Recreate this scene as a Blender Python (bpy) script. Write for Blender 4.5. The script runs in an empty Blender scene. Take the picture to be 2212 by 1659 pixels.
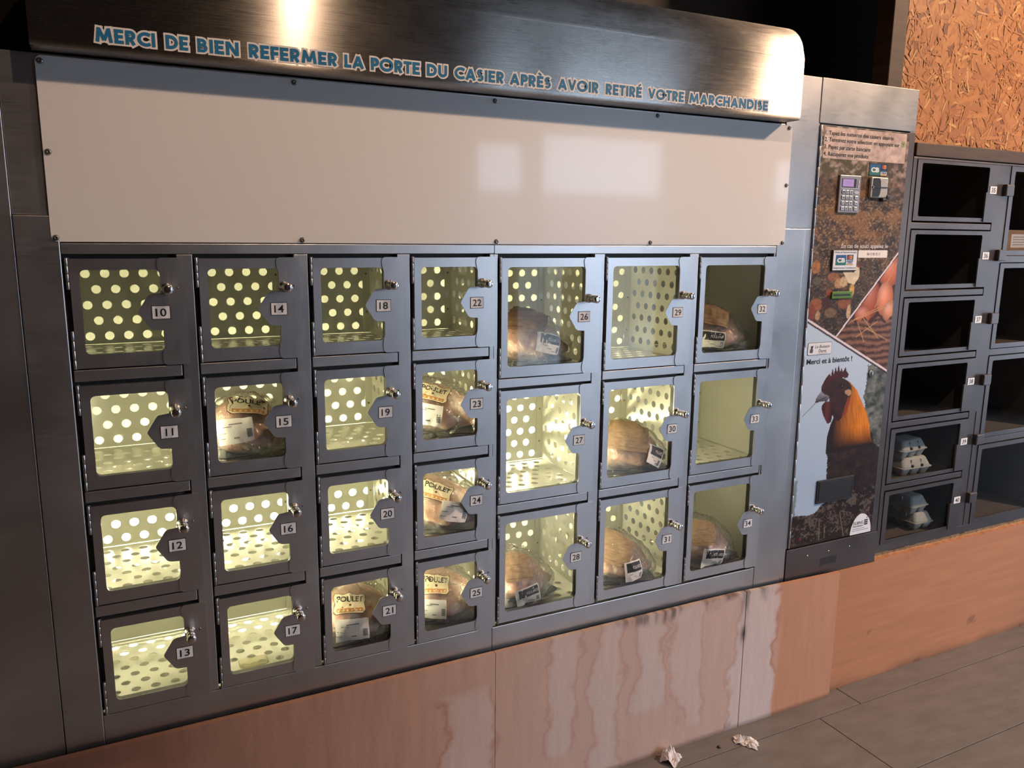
import bpy, bmesh, math, random
import numpy as np
from mathutils import Vector, Matrix
PI = math.pi
random.seed(7)
rng = np.random.default_rng(11)
scn = bpy.context.scene
COL = scn.collection

# ------------------------------------------------------------------ camera
cam_d = bpy.data.cameras.new('camera'); cam = bpy.data.objects.new('camera', cam_d); COL.objects.link(cam)
cam_d.sensor_fit = 'HORIZONTAL'; cam_d.sensor_width = 36.0
cam_d.lens = 36.0 * 1727.714 / 2212.0
cam.location = (0.05441, -1.93136, 1.68458)
cam.rotation_euler = (1.38652, -0.01048, -0.46411)
cam_d.clip_start = 0.02
scn.camera = cam
# ------------------------------------------------------------------ view + world + room lamps
scn.view_settings.view_transform = 'Standard'
scn.view_settings.look = 'None'
scn.view_settings.exposure = 0.0
scn.view_settings.gamma = 1.0
scn.view_settings.use_curve_mapping = False
W = bpy.data.worlds.new('world'); scn.world = W; W.use_nodes = True
bg = W.node_tree.nodes['Background']
bg.inputs[0].default_value = (0.62, 0.78, 1.0, 1); bg.inputs[1].default_value = 12.5
SPOTS = [  # ceiling spotlights: position, aim, watts, cone, radius
    ((4.55, -2.05, 3.93), (1.05, 0.0, 1.2), 740.0, 92, .15),
    ((1.02, -2.05, 3.93), (1.1, -0.6, 0.0), 95.0, 95, .03),
]
TUBE_W = 170.0       # emission of the fluorescent tubes behind the lockers
FILL_W = 20.0        # emission of the fill tubes added out of view inside the lockers
try:
    scn.cycles.max_bounces = 10; scn.cycles.diffuse_bounces = 5; scn.cycles.glossy_bounces = 5
    scn.cycles.transparent_max_bounces = 24; scn.cycles.caustics_reflective = False; scn.cycles.caustics_refractive = False
    scn.cycles.sample_clamp_indirect = 6.0
except Exception:
    pass

# ------------------------------------------------------------------ materials
def mat(name, base=(.5, .5, .5), rough=.5, metal=0., emis=None, es=0., coat=0., spec=.5, aniso=0.):
    m = bpy.data.materials.new(name); m.use_nodes = True
    b = m.node_tree.nodes['Principled BSDF']
    b.inputs['Base Color'].default_value = (*base, 1); b.inputs['Roughness'].default_value = rough
    b.inputs['Metallic'].default_value = metal; b.inputs['Specular IOR Level'].default_value = spec
    b.inputs['Coat Weight'].default_value = coat; b.inputs['Anisotropic'].default_value = aniso
    if emis:
        b.inputs['Emission Color'].default_value = (*emis, 1); b.inputs['Emission Strength'].default_value = es
    return m
def nodes(m): return m.node_tree.nodes, m.node_tree.links, m.node_tree.nodes['Principled BSDF']
def coords(m, scale=(1, 1, 1), kind='Object'):
    n, l, b = nodes(m)
    tc = n.new('ShaderNodeTexCoord'); mp = n.new('ShaderNodeMapping'); mp.inputs['Scale'].default_value = scale
    l.new(tc.outputs[kind], mp.inputs['Vector']); return mp
def noise(m, scale=(1, 1, 1), s=5., det=4., rough=.6, kind='Object'):
    n, l, b = nodes(m); mp = coords(m, scale, kind)
    t = n.new('ShaderNodeTexNoise'); t.inputs['Scale'].default_value = s; t.inputs['Detail'].default_value = det; t.inputs['Roughness'].default_value = rough
    l.new(mp.outputs[0], t.inputs['Vector']); return t
def ramp(m, src, stops):
    n, l, b = nodes(m); r = n.new('ShaderNodeValToRGB')
    e = r.color_ramp.elements
    while len(e) < len(stops): e.new(.5)
    for el, (p, c) in zip(e, stops): el.position = p; el.color = (*c, 1) if len(c) == 3 else c
    l.new(src, r.inputs[0]); return r
def rng_map(m, src, a, b_, c, d):
    n, l, b = nodes(m); r = n.new('ShaderNodeMapRange')
    for i, v in zip((1, 2, 3, 4), (a, b_, c, d)): r.inputs[i].default_value = v
    l.new(src, r.inputs[0]); return r
def bump(m, src, strength=.1, dist=.002):
    n, l, b = nodes(m); bp = n.new('ShaderNodeBump'); bp.inputs['Strength'].default_value = strength; bp.inputs['Distance'].default_value = dist
    l.new(src, bp.inputs['Height']); l.new(bp.outputs[0], b.inputs['Normal'])

def steel(name, base=(.57, .56, .565), rough=.36, brush=(1, 1, 60), aniso=0., smear=True):
    m = mat(name, base, rough, 1.0, aniso=aniso); n, l, b = nodes(m)
    t = noise(m, brush, 14., 5., .65)
    r = rng_map(m, t.outputs['Fac'], .3, .75, rough - .05, rough + .07)
    t2 = noise(m, (1, 1, 1), 3.2, 5., .6)
    if smear:
        ad = n.new('ShaderNodeMath'); ad.operation = 'ADD'
        r2 = rng_map(m, t2.outputs['Fac'], .35, .75, -.03, .07)
        l.new(r.outputs[0], ad.inputs[0]); l.new(r2.outputs[0], ad.inputs[1]); l.new(ad.outputs[0], b.inputs['Roughness'])
    else:
        l.new(r.outputs[0], b.inputs['Roughness'])
    cr = ramp(m, t2.outputs['Fac'], [(.3, tuple(v * .86 for v in base)), (.7, tuple(min(1, v * 1.05) for v in base))])
    l.new(cr.outputs[0], b.inputs['Base Color'])
    return m
M = {}
M['steel'] = steel('brushed_steel')
M['door_steel'] = steel('brushed_door_steel', (.60, .59, .60), .34, (60, 1, 1))
M['hood_steel'] = steel('brushed_hood_steel', (.45, .425, .40), .27, (1, 40, 70), smear=True)
n, l, b = nodes(M['hood_steel'])
tg = n.new('ShaderNodeTangent'); tg.direction_type = 'RADIAL'; tg.axis = 'X'
gz = n.new('ShaderNodeBsdfAnisotropic'); gz.inputs['Anisotropy'].default_value = -.72
l.new(tg.outputs[0], gz.inputs['Tangent']); l.new(b.inputs['Base Color'].links[0].from_socket, gz.inputs['Color']); l.new(b.inputs['Roughness'].links[0].from_socket, gz.inputs['Roughness'])
l.new(gz.outputs[0], n['Material Output'].inputs['Surface']); n.remove(b)
M['spot_steel'] = steel('stained_header_steel', (.52, .51, .50), .36, (1, 1, 60))
M['chrome'] = mat('polished_knob_metal', (.72, .70, .68), .16, 1.)
M['hinge'] = mat('hinge_metal', (.46, .45, .46), .35, 1.)
M['gap_shade'] = mat('black_gap_shade', (.03, .028, .027), .6)  # near-black that stands in for shade in the door gaps
M['egg_steel'] = steel('grey_painted_steel', (.185, .155, .146), .42, (1, 1, 40))
M['egg_inner'] = mat('dark_locker_interior', (.16, .14, .13), .35)
M['cream'] = mat('cream_glossy_sheet', (.84, .83, .73), .24, 0., coat=.25, spec=.6)
n, l, b = nodes(M['cream']); b.inputs['Coat Roughness'].default_value = .08
M['plenum'] = mat('white_reflector_paint', (.88, .87, .80), .6)
M['white_panel'] = mat('white_laminate_panel', (.80, .78, .77), .30, 0., coat=.35)
n, l, b = nodes(M['white_panel']); b.inputs['Coat Roughness'].default_value = .06
M['screw'] = mat('screw_metal', (.25, .24, .23), .35, 1.)
M['tube'] = mat('fluorescent_tube', (1, 1, 1), .5, emis=(1.0, .94, .62), es=TUBE_W)
M['led'] = mat('fill_light_tube', (1, 1, 1), .5, emis=(1.0, .91, .60), es=FILL_W)
M['fill_led_dim'] = mat('fill_light_tube_dim', (1, 1, 1), .5, emis=(1.0, .91, .60), es=FILL_W * .55)
M['fill_led_r'] = mat('fill_light_tube_right', (1, 1, 1), .5, emis=(1.0, .91, .60), es=FILL_W * 1.9)
M['num_plate'] = mat('number_plate_white', (.80, .81, .84), .4)
M['black'] = mat('black_print', (.012, .012, .014), .5)
M['dark_plastic'] = mat('dark_plastic', (.03, .03, .035), .35)
M['white_print'] = mat('white_print', (.82, .80, .80), .45)
M['blue_print'] = mat('blue_vinyl', (.012, .17, .36), .4)
M['outline_print'] = mat('white_vinyl', (.86, .80, .77), .4)

def glass_mat(name, tint=(1, 1, 1), refl=.9, rough=.02, haze=0.):
    m = bpy.data.materials.new(name); m.use_nodes = True
    n, l = m.node_tree.nodes, m.node_tree.links
    n.remove(n['Principled BSDF']); out = n['Material Output']
    tr = n.new('ShaderNodeBsdfTransparent'); tr.inputs[0].default_value = (*tint, 1)
    gl = n.new('ShaderNodeBsdfGlossy'); gl.inputs['Roughness'].default_value = rough
    # Schlick reflectance that is the same from both faces of the pane
    ge = n.new('ShaderNodeNewGeometry'); dt = n.new('ShaderNodeVectorMath'); dt.operation = 'DOT_PRODUCT'; dt.name = 'facing'
    l.new(ge.outputs['Incoming'], dt.inputs[0]); l.new(ge.outputs['Normal'], dt.inputs[1])
    def mth(op, a, b_=None):
        q = n.new('ShaderNodeMath'); q.operation = op
        for i, v in enumerate((a, b_)):
            if v is None: continue
            if isinstance(v, (int, float)): q.inputs[i].default_value = v
            else: l.new(v, q.inputs[i])
        return q
    ab = mth('ABSOLUTE', dt.outputs['Value']); om = mth('SUBTRACT', 1., ab.outputs[0]); pw_ = mth('POWER', om.outputs[0], 5.); m96 = mth('MULTIPLY', pw_.outputs[0], .96); ad = mth('ADD', m96.outputs[0], .04)
    mu = mth('MULTIPLY', ad.outputs[0], refl); mu.use_clamp = True
    mx = n.new('ShaderNodeMixShader'); l.new(mu.outputs[0], mx.inputs[0]); l.new(tr.outputs[0], mx.inputs[1]); l.new(gl.outputs[0], mx.inputs[2])
    last = mx
    if haze:
        df = n.new('ShaderNodeBsdfDiffuse'); df.inputs[0].default_value = (.8, .8, .8, 1)
        m2 = n.new('ShaderNodeMixShader'); m2.inputs[0].default_value = haze
        l.new(mx.outputs[0], m2.inputs[1]); l.new(df.outputs[0], m2.inputs[2]); last = m2
    l.new(last.outputs[0], out.inputs[0]); return m, gl
M['glass'], _ = glass_mat('clear_door_glass', (.97, .98, .96), 1.0, .02)
M['egg_glass'], _ = glass_mat('tinted_door_glass', (.86, .86, .86), 1.0, .03)
M['film'], g_ = glass_mat('cling_film', (.97, .96, .94), 2.4, .07, .05)
n, l = M['film'].node_tree.nodes, M['film'].node_tree.links
tc = n.new('ShaderNodeTexCoord'); tn = n.new('ShaderNodeTexNoise'); tn.inputs['Scale'].default_value = 42; tn.inputs['Detail'].default_value = 5; tn.inputs['Distortion'].default_value = 1.5
bp = n.new('ShaderNodeBump'); bp.inputs['Strength'].default_value = 1.0; bp.inputs['Distance'].default_value = .009
l.new(tc.outputs['Object'], tn.inputs['Vector']); l.new(tn.outputs['Fac'], bp.inputs['Height']); l.new(bp.outputs[0], g_.inputs['Normal'])
l.new(bp.outputs[0], n['facing'].inputs[1])
M['win_glass'], _ = glass_mat('window_glass', (1, 1, 1), .6, .0)

def attr_mat(name, rough=.5, coat=0., bumpy=0.):
    m = mat(name, (.5, .5, .5), rough, coat=coat); n, l, b = nodes(m)
    a = n.new('ShaderNodeVertexColor'); a.layer_name = 'print'
    l.new(a.outputs[0], b.inputs['Base Color'])
    if bumpy:
        t = noise(m, (1, 1, 1), 90., 4.); bump(m, t.outputs['Fac'], bumpy, .002)
    return m
M['poster'] = attr_mat('printed_photo_film', .35, .15)
M['ply'] = attr_mat('stained_plywood', .65, 0., .25)
M['osb'] = attr_mat('osb_strands', .55, .1)

# ------------------------------------------------------------------ mesh helpers
class MB:
    def __init__(s): s.v = []; s.f = []; s.mi = []; s.mats = []; s.sm = []
    def m(s, material):
        if material not in s.mats: s.mats.append(material)
        return s.mats.index(material)
    def add(s, vs, fs, material, smooth=False):
        o = len(s.v); k = s.m(material); s.v += [tuple(map(float, p)) for p in vs]
        for f in fs: s.f.append(tuple(o + i for i in f)); s.mi.append(k); s.sm.append(smooth)
    def box(s, x0, x1, y0, y1, z0, z1, material, bev=0.):
        if bev <= 0:
            vs = [(x, y, z) for x in (x0, x1) for y in (y0, y1) for z in (z0, z1)]
            s.add(vs, [(0, 1, 3, 2), (4, 6, 7, 5), (0, 4, 5, 1), (2, 3, 7, 6), (0, 2, 6, 4), (1, 5, 7, 3)], material); return
        bm = bmesh.new(); bmesh.ops.create_cube(bm, size=1)
        for v in bm.verts: v.co = Vector(((x0 + x1) / 2 + v.co.x * (x1 - x0), (y0 + y1) / 2 + v.co.y * (y1 - y0), (z0 + z1) / 2 + v.co.z * (z1 - z0)))
        bmesh.ops.bevel(bm, geom=list(bm.edges), offset=bev, segments=2, affect='EDGES', profile=.5)
        s.frombm(bm, material); bm.free()
    def frombm(s, bm, material, smooth=False):
        bm.verts.index_update()
        s.add([v.co[:] for v in bm.verts], [[v.index for v in f.verts] for f in bm.faces], material, smooth)
    def lathe(s, prof, origin, axis, material, seg=20, smooth=True):   # prof: (r, h) along axis
        ax = Vector(axis).normalized(); u = ax.orthogonal().normalized(); w = ax.cross(u); o = Vector(origin)
        vs = []; fs = []
        for r, h in prof:
            for k in range(seg):
                a = 2 * PI * k / seg; vs.append(o + ax * h + (u * math.cos(a) + w * math.sin(a)) * r)
        for i in range(len(prof) - 1):
            for k in range(seg):
                k2 = (k + 1) % seg; fs.append((i * seg + k, i * seg + k2, (i + 1) * seg + k2, (i + 1) * seg + k))
        fs.append(tuple(range(seg))[::-1]); fs.append(tuple((len(prof) - 1) * seg + k for k in range(seg)))
        s.add(vs, fs, material, smooth)
    def rings(s, rr, material, smooth=True, cap=(True, True)):
        nseg = len(rr[0]); vs = [p for r in rr for p in r]; fs = []
        for i in range(len(rr) - 1):
            for k in range(nseg):
                k2 = (k + 1) % nseg; fs.append((i * nseg + k, i * nseg + k2, (i + 1) * nseg + k2, (i + 1) * nseg + k))
        if cap[0]: fs.append(tuple(range(nseg))[::-1])
        if cap[1]: fs.append(tuple((len(rr) - 1) * nseg + k for k in range(nseg)))
        s.add(vs, fs, material, smooth)
    def poly_xz(s, pts, y, material, thick=0.):     # flat polygon in the x-z plane, facing -y
        k = len(pts); vs = [(x, y, z) for x, z in pts]
        area = sum(pts[i][0] * pts[(i + 1) % k][1] - pts[(i + 1) % k][0] * pts[i][1] for i in range(k))
        f = tuple(range(k)) if area > 0 else tuple(range(k))[::-1]
        if thick:
            vs2 = vs + [(x, y + thick, z) for x, z in pts]
            fs = [f] + [(i, i + k, (i + 1) % k + k, (i + 1) % k) for i in range(k)]
            s.add(vs2, fs, material)
        else: s.add(vs, [f], material)
    def mesh(s, name):
        me = bpy.data.meshes.new(name); me.from_pydata(s.v, [], s.f)
        for m_ in s.mats: me.materials.append(m_)
        me.polygons.foreach_set('material_index', s.mi); me.polygons.foreach_set('use_smooth', s.sm); me.update()
        return me
    def build(s, name, parent=None, loc=(0, 0, 0), fixn=False):
        me = s.mesh(name)
        if fixn:
            bm = bmesh.new(); bm.from_mesh(me); bmesh.ops.recalc_face_normals(bm, faces=bm.faces); bm.to_mesh(me); bm.free()
        return link(name, me, parent, loc)
def link(name, me, parent=None, loc=(0, 0, 0), rot=(0, 0, 0)):
    o = bpy.data.objects.new(name, me); COL.objects.link(o); o.parent = parent; o.location = loc; o.rotation_euler = rot; return o
def thing(name, label, cat, loc=(0, 0, 0), rotz=0, group=None):
    return tag(link(name, None, None, loc, (0, 0, rotz)), label, cat, group)
def tag(o, label=None, cat=None, group=None, kind=None):
    if label: o['label'] = label
    if cat: o['category'] = cat
    if group: o['group'] = group
    if kind: o['kind'] = kind
    return o
def rrect(x0, x1, z0, z1, r, seg=5):
    out = []
    for cx, cz, a0 in ((x1 - r, z1 - r, 0), (x0 + r, z1 - r, 90), (x0 + r, z0 + r, 180), (x1 - r, z0 + r, 270)):
        for k in range(seg + 1):
            a = math.radians(a0 + 90 * k / seg); out.append((cx + r * math.cos(a), cz + r * math.sin(a)))
    return out
def circle(cx, cz, r, seg=16): return [(cx + r * math.cos(2 * PI * k / seg), cz + r * math.sin(2 * PI * k / seg)) for k in range(seg)]
def sheet(mb, outline, holes, thick, material, to3):   # flat sheet with real holes; to3(a, b, t) -> xyz
    if not holes:
        k = len(outline); vs = [to3(a, b_, 0) for a, b_ in outline] + [to3(a, b_, thick) for a, b_ in outline]
        mb.add(vs, [tuple(range(k)), tuple(range(k, 2 * k))[::-1]] + [(i, (i + 1) % k, (i + 1) % k + k, i + k) for i in range(k)], material); return
    bm = bmesh.new(); loops = []
    for lp in [outline] + holes:
        vv = [bm.verts.new((a, b_, 0)) for a, b_ in lp]; loops.append(vv)
        for i in range(len(vv)): bm.edges.new((vv[i], vv[(i + 1) % len(vv)]))
    bm.verts.index_update()
    bmesh.ops.triangle_fill(bm, use_beauty=True, use_dissolve=False, edges=list(bm.edges), normal=(0, 0, 1))
    bm.verts.index_update(); nv = len(bm.verts)
    pts = [(v.co.x, v.co.y) for v in bm.verts]
    vs = [to3(a, b_, 0) for a, b_ in pts] + [to3(a, b_, thick) for a, b_ in pts]
    fs = []
    for f in bm.faces:
        ids = [v.index for v in f.verts]
        fs.append(tuple(ids)); fs.append(tuple(i + nv for i in ids[::-1]))
    for lp in loops:
        ids = [v.index for v in lp]
        for i in range(len(ids)):
            a, b_ = ids[i], ids[(i + 1) % len(ids)]; fs.append((a, b_, b_ + nv, a + nv))
    bm.free(); mb.add(vs, fs, material)
def text_data(s, size=1., bold=0., align='LEFT', shear=0., spacing=1.):
    cu = bpy.data.curves.new('t', 'FONT'); cu.body = s; cu.size = size; cu.offset = bold; cu.align_x = align; cu.shear = shear; cu.space_character = spacing
    cu.resolution_u = 3
    ob = bpy.data.objects.new('t', cu); COL.objects.link(ob); bpy.context.view_layer.update()
    dg = bpy.context.evaluated_depsgraph_get(); me = bpy.data.meshes.new_from_object(ob.evaluated_get(dg))
    vs = [tuple(v.co) for v in me.vertices]; fs = [tuple(p.vertices) for p in me.polygons]
    bpy.data.objects.remove(ob); bpy.data.curves.remove(cu); bpy.data.meshes.remove(me)
    return vs, fs
def text_fit(mb, s, x0, x1, z0, capz, y, material, bold=.0, xs=None, shear=0.):
    """lettering in the plane y, from x0 to x1 (x1 None: natural width), baseline z0, capital height capz"""
    vs, fs = text_data(s, 1., bold, 'LEFT', shear)
    hv, _ = text_data('H', 1., bold)
    cap = max(v[1] for v in hv); xa, xb = min(v[0] for v in vs), max(v[0] for v in vs)
    sz = capz / cap; sx = (x1 - x0) / (xb - xa) if x1 is not None else sz
    mb.add([(x0 + (v[0] - xa) * sx, y, z0 + v[1] * sz) for v in vs], fs, material)

# ------------------------------------------------------------------ the room
def nmat(name, c1, c2, s=4., rough=.7, scale=(1, 1, 1), det=5.):
    m = mat(name, c1, rough); n, l, b = nodes(m); t = noise(m, scale, s, det)
    r = ramp(m, t.outputs['Fac'], [(.3, c1), (.7, c2)]); l.new(r.outputs[0], b.inputs['Base Color']); return m
M['dark_wall'] = nmat('dark_brown_wall_paint', (.030, .019, .015), (.038, .024, .019), 3.)
M['room_wall'] = nmat('room_wall_paint', (.17, .13, .11), (.20, .16, .13), 2.)
M['ceiling'] = nmat('ceiling_board', (.09, .075, .06), (.11, .09, .07), 2.)
M['timber'] = nmat('dark_brown_timber', (.055, .030, .018), (.10, .055, .03), 6., .6, (1, 1, 8))
M['grout'] = mat('tile_joint', (.035, .03, .028), .8)
M['tile'] = nmat('grey_brown_floor_tile', (.132, .115, .108), (.182, .161, .152), 7., .5, (1, 3, 1))
n, l, b = nodes(M['tile']); t = noise(M['tile'], (1, 1, 1), 160., 3.); bump(M['tile'], t.outputs['Fac'], .12, .001)
X0, X1, Y0, Y1, ZC = -3.2, 8.2, -4.0, 0.56, 4.0
def struct(name, mb, parent=None, label=None):
    o = mb.build(name, parent); o['kind'] = 'structure'
    if label: o['label'] = label; o['category'] = name.split('_')[0]
    return o
mb = MB(); mb.box(X0, X1, Y0, Y1, -.06, -.004, M['grout'])
floor = struct('floor', mb, None, 'grey brown tiled floor in front of the lockers')
tile_cache = {}
def tile(x0, x1, y0, y1):
    k = (round(x1 - x0, 3), round(y1 - y0, 3))
    if k not in tile_cache:
        m_ = MB(); m_.box(0, k[0], 0, k[1], -.0045, 0, M['tile'], .0012); tile_cache[k] = m_.mesh('tile')
    link('tile', tile_cache[k], floor, (x0, y0, 0))
g = .0016
rows = [(-.116, .02)] + [(-.116 - .335 * (k + 1), -.116 - .335 * k) for k in range(11)]
for i, (ya, yb) in enumerate(rows):
    off = [2.42, 2.21, 1.86, 2.42][i % 4] - 1.34 * 5
    k = 0
    while off + 1.34 * k < X1:
        xa, xb = max(X0, off + 1.34 * k), min(X1, off + 1.34 * (k + 1)); k += 1
        if xb - xa > .02: tile(xa + g, xb - g, max(Y0, ya + g), yb - g)
mb = MB(); mb.box(X0 - .1, X1 + .1, Y1, Y1 + .1, -.06, ZC, M['dark_wall']); struct('wall_back', mb, None, 'dark brown wall behind the locker cabinets')
mb = MB(); mb.box(X0 - .1, X0, Y0, Y1, -.06, ZC, M['room_wall']); struct('wall_left', mb, None, 'plain wall closing the room beside the lockers')
mb = MB(); SIDE = (-2.25, -.75, .15, 2.45)
sheet(mb, [(Y0, -.06), (Y1, -.06), (Y1, ZC), (Y0, ZC)], [[(SIDE[0], SIDE[2]), (SIDE[1], SIDE[2]), (SIDE[1], SIDE[3]), (SIDE[0], SIDE[3])]], .1, M['room_wall'], lambda a, b_, t: (X1 + t, a, b_)); struct('wall_right', mb, None, 'wall with an added daylight opening beyond the egg lockers')
mb = MB(); mb.box(X0 - .1, X1 + .1, Y0 - .1, Y1 + .1, ZC, ZC + .1, M['ceiling']); struct('ceiling', mb, None, 'dark board ceiling carrying the spotlights')
WINS = [(2.70, 3.15, .30, 2.43), (3.29, 4.55, .30, 2.53), (5.85, 6.12, 1.55, 2.45)]
mb = MB()
sheet(mb, [(X0 - .1, -.06), (X1 + .1, -.06), (X1 + .1, ZC), (X0 - .1, ZC)], [[(a, c), (b_, c), (b_, d), (a, d)] for a, b_, c, d in WINS], .1, M['room_wall'], lambda a, b_, t: (a, Y0 - t, b_))
struct('wall_front', mb, None, 'wall with windows facing the lockers')
for i, (a, b_, c, d) in enumerate(WINS):
    m_ = MB()
    for q in ((a, a + .03, c, d), (b_ - .03, b_, c, d), (a, b_, c, c + .03), (a, b_, d - .03, d)): m_.box(q[0], q[1], Y0 - .07, Y0 - .03, q[2], q[3], M['white_print'])
    w = struct('window_%d' % (i + 1), m_, None, ['narrow full height window facing the lockers', 'wide full height window facing the lockers', 'upright window facing the payment cabinet'][i])
    m_ = MB(); m_.box(a + .03, b_ - .03, Y0 - .053, Y0 - .047, c + .03, d - .03, M['win_glass']); m_.build('pane', w)
    L = bpy.data.lights.new('window_portal', 'AREA'); L.shape = 'RECTANGLE'; L.size = b_ - a; L.size_y = d - c; L.cycles.is_portal = True
    lo = bpy.data.objects.new('window_portal', L); COL.objects.link(lo); lo.location = ((a + b_) / 2, Y0 - .09, (c + d) / 2); lo.rotation_euler = (PI / 2, 0, 0)
m_ = MB()
for q in ((SIDE[0], SIDE[0] + .05, SIDE[2], SIDE[3]), (SIDE[1] - .05, SIDE[1], SIDE[2], SIDE[3]), (SIDE[0], SIDE[1], SIDE[3] - .05, SIDE[3]), (SIDE[0], SIDE[1], SIDE[2], SIDE[2] + .05), ((SIDE[0] + SIDE[1]) / 2 - .03, (SIDE[0] + SIDE[1]) / 2 + .03, SIDE[2], SIDE[3])): m_.box(X1 + .03, X1 + .07, q[0], q[1], q[2], q[3], M['white_print'])
w = struct('window_4', m_, None, 'unseen glazed opening added in the side wall for fill daylight')  # opening added out of view to bring in more daylight
m_ = MB(); m_.box(X1 + .047, X1 + .053, SIDE[0] + .05, SIDE[1] - .05, SIDE[2] + .05, SIDE[3] - .05, M['win_glass']); m_.build('pane', w)
L = bpy.data.lights.new('window_portal', 'AREA'); L.shape = 'RECTANGLE'; L.size = SIDE[3] - SIDE[2]; L.size_y = SIDE[1] - SIDE[0]; L.cycles.is_portal = True
lo = bpy.data.objects.new('window_portal', L); COL.objects.link(lo); lo.location = (X1 + .09, (SIDE[0] + SIDE[1]) / 2, (SIDE[2] + SIDE[3]) / 2); lo.rotation_euler = (0, PI / 2, 0)
# yard outside the windows: pavement and a low boundary wall under the sky
M['yard'] = nmat('yard_pavement', (.24, .24, .24), (.30, .30, .29), 1.5, .9); M['yard_wall'] = nmat('rendered_boundary_wall', (.20, .20, .21), (.26, .26, .26), 1., .9)
m_ = MB(); m_.box(-6, 30, -12, Y0 - .11, -.16, -.06, M['yard']); struct('ground_outside', m_, None, 'grey pavement of the yard outside the windows')
m_ = MB(); m_.box(-6, 30, -12.2, -12, -.16, 2.5, M['yard_wall']); struct('wall_outside', m_, None, 'low grey boundary wall across the yard outside')
for p, aim, w_, cone, rad in SPOTS:
    t_ = thing('ceiling_spotlight', 'round ceiling spotlight above the %s' % ('egg locker cabinet side' if p[0] > 2 else 'numbered lockers'), 'lamp', p, 0, 'ceiling spotlights')
    d = (Vector(aim) - Vector(p)).normalized()
    m_ = MB(); m_.lathe([(.045, .07), (.045, .02), (.04, .0)], (0, 0, 0), (0, 0, 1), M['dark_plastic'], 20); m_.build('housing', t_)
    L = bpy.data.lights.new('spot_bulb', 'SPOT'); L.energy = w_; L.color = (1.0, .68, .45); L.spot_size = math.radians(cone); L.spot_blend = .6; L.shadow_soft_size = rad
    lo = bpy.data.objects.new('spot_bulb', L); COL.objects.link(lo); lo.parent = t_; lo.location = (0, 0, -.02); lo.rotation_euler = d.to_track_quat('-Z', 'Y').to_euler()

# ------------------------------------------------------------------ locker cabinets
def pw(mb, name, t, **k):         # build a mesh given in world coordinates as a part of the unrotated thing t
    o = mb.build(name, t, **k); o.location = -t.location; return o
def plink(name, me, t, pos, rot=(0, 0, 0)):
    o = link(name, me, t, Vector(pos) - t.location, rot); return o
HR, PX, PZ = .011, .0442, .0395
def perf(w, h, x_off, z_off, mx=.008, mz=.008, zmin=0., zmax=9.):
    hs = []; j = 0; z = z_off
    while z < h - HR - mz:
        x = x_off + (PX / 2 if j % 2 else 0) - 3 * PX
        while x < w - HR - mx:
            if x > HR + mx and z > HR + mz and zmin <= z <= zmax: hs.append(circle(x, z, HR, 14))
            x += PX
        z += PZ; j += 1
    return hs
mesh_cache = {}
def perf_mesh(key, w, h, x_off, z_off, to3, name, **k):
    if key not in mesh_cache:
        m_ = MB(); sheet(m_, [(0, 0), (w, 0), (w, h), (0, h)], perf(w, h, x_off, z_off, **k) if x_off is not None else [], .0012, M['cream'], to3); mesh_cache[key] = m_.mesh(name)
    return mesh_cache[key]

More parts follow.
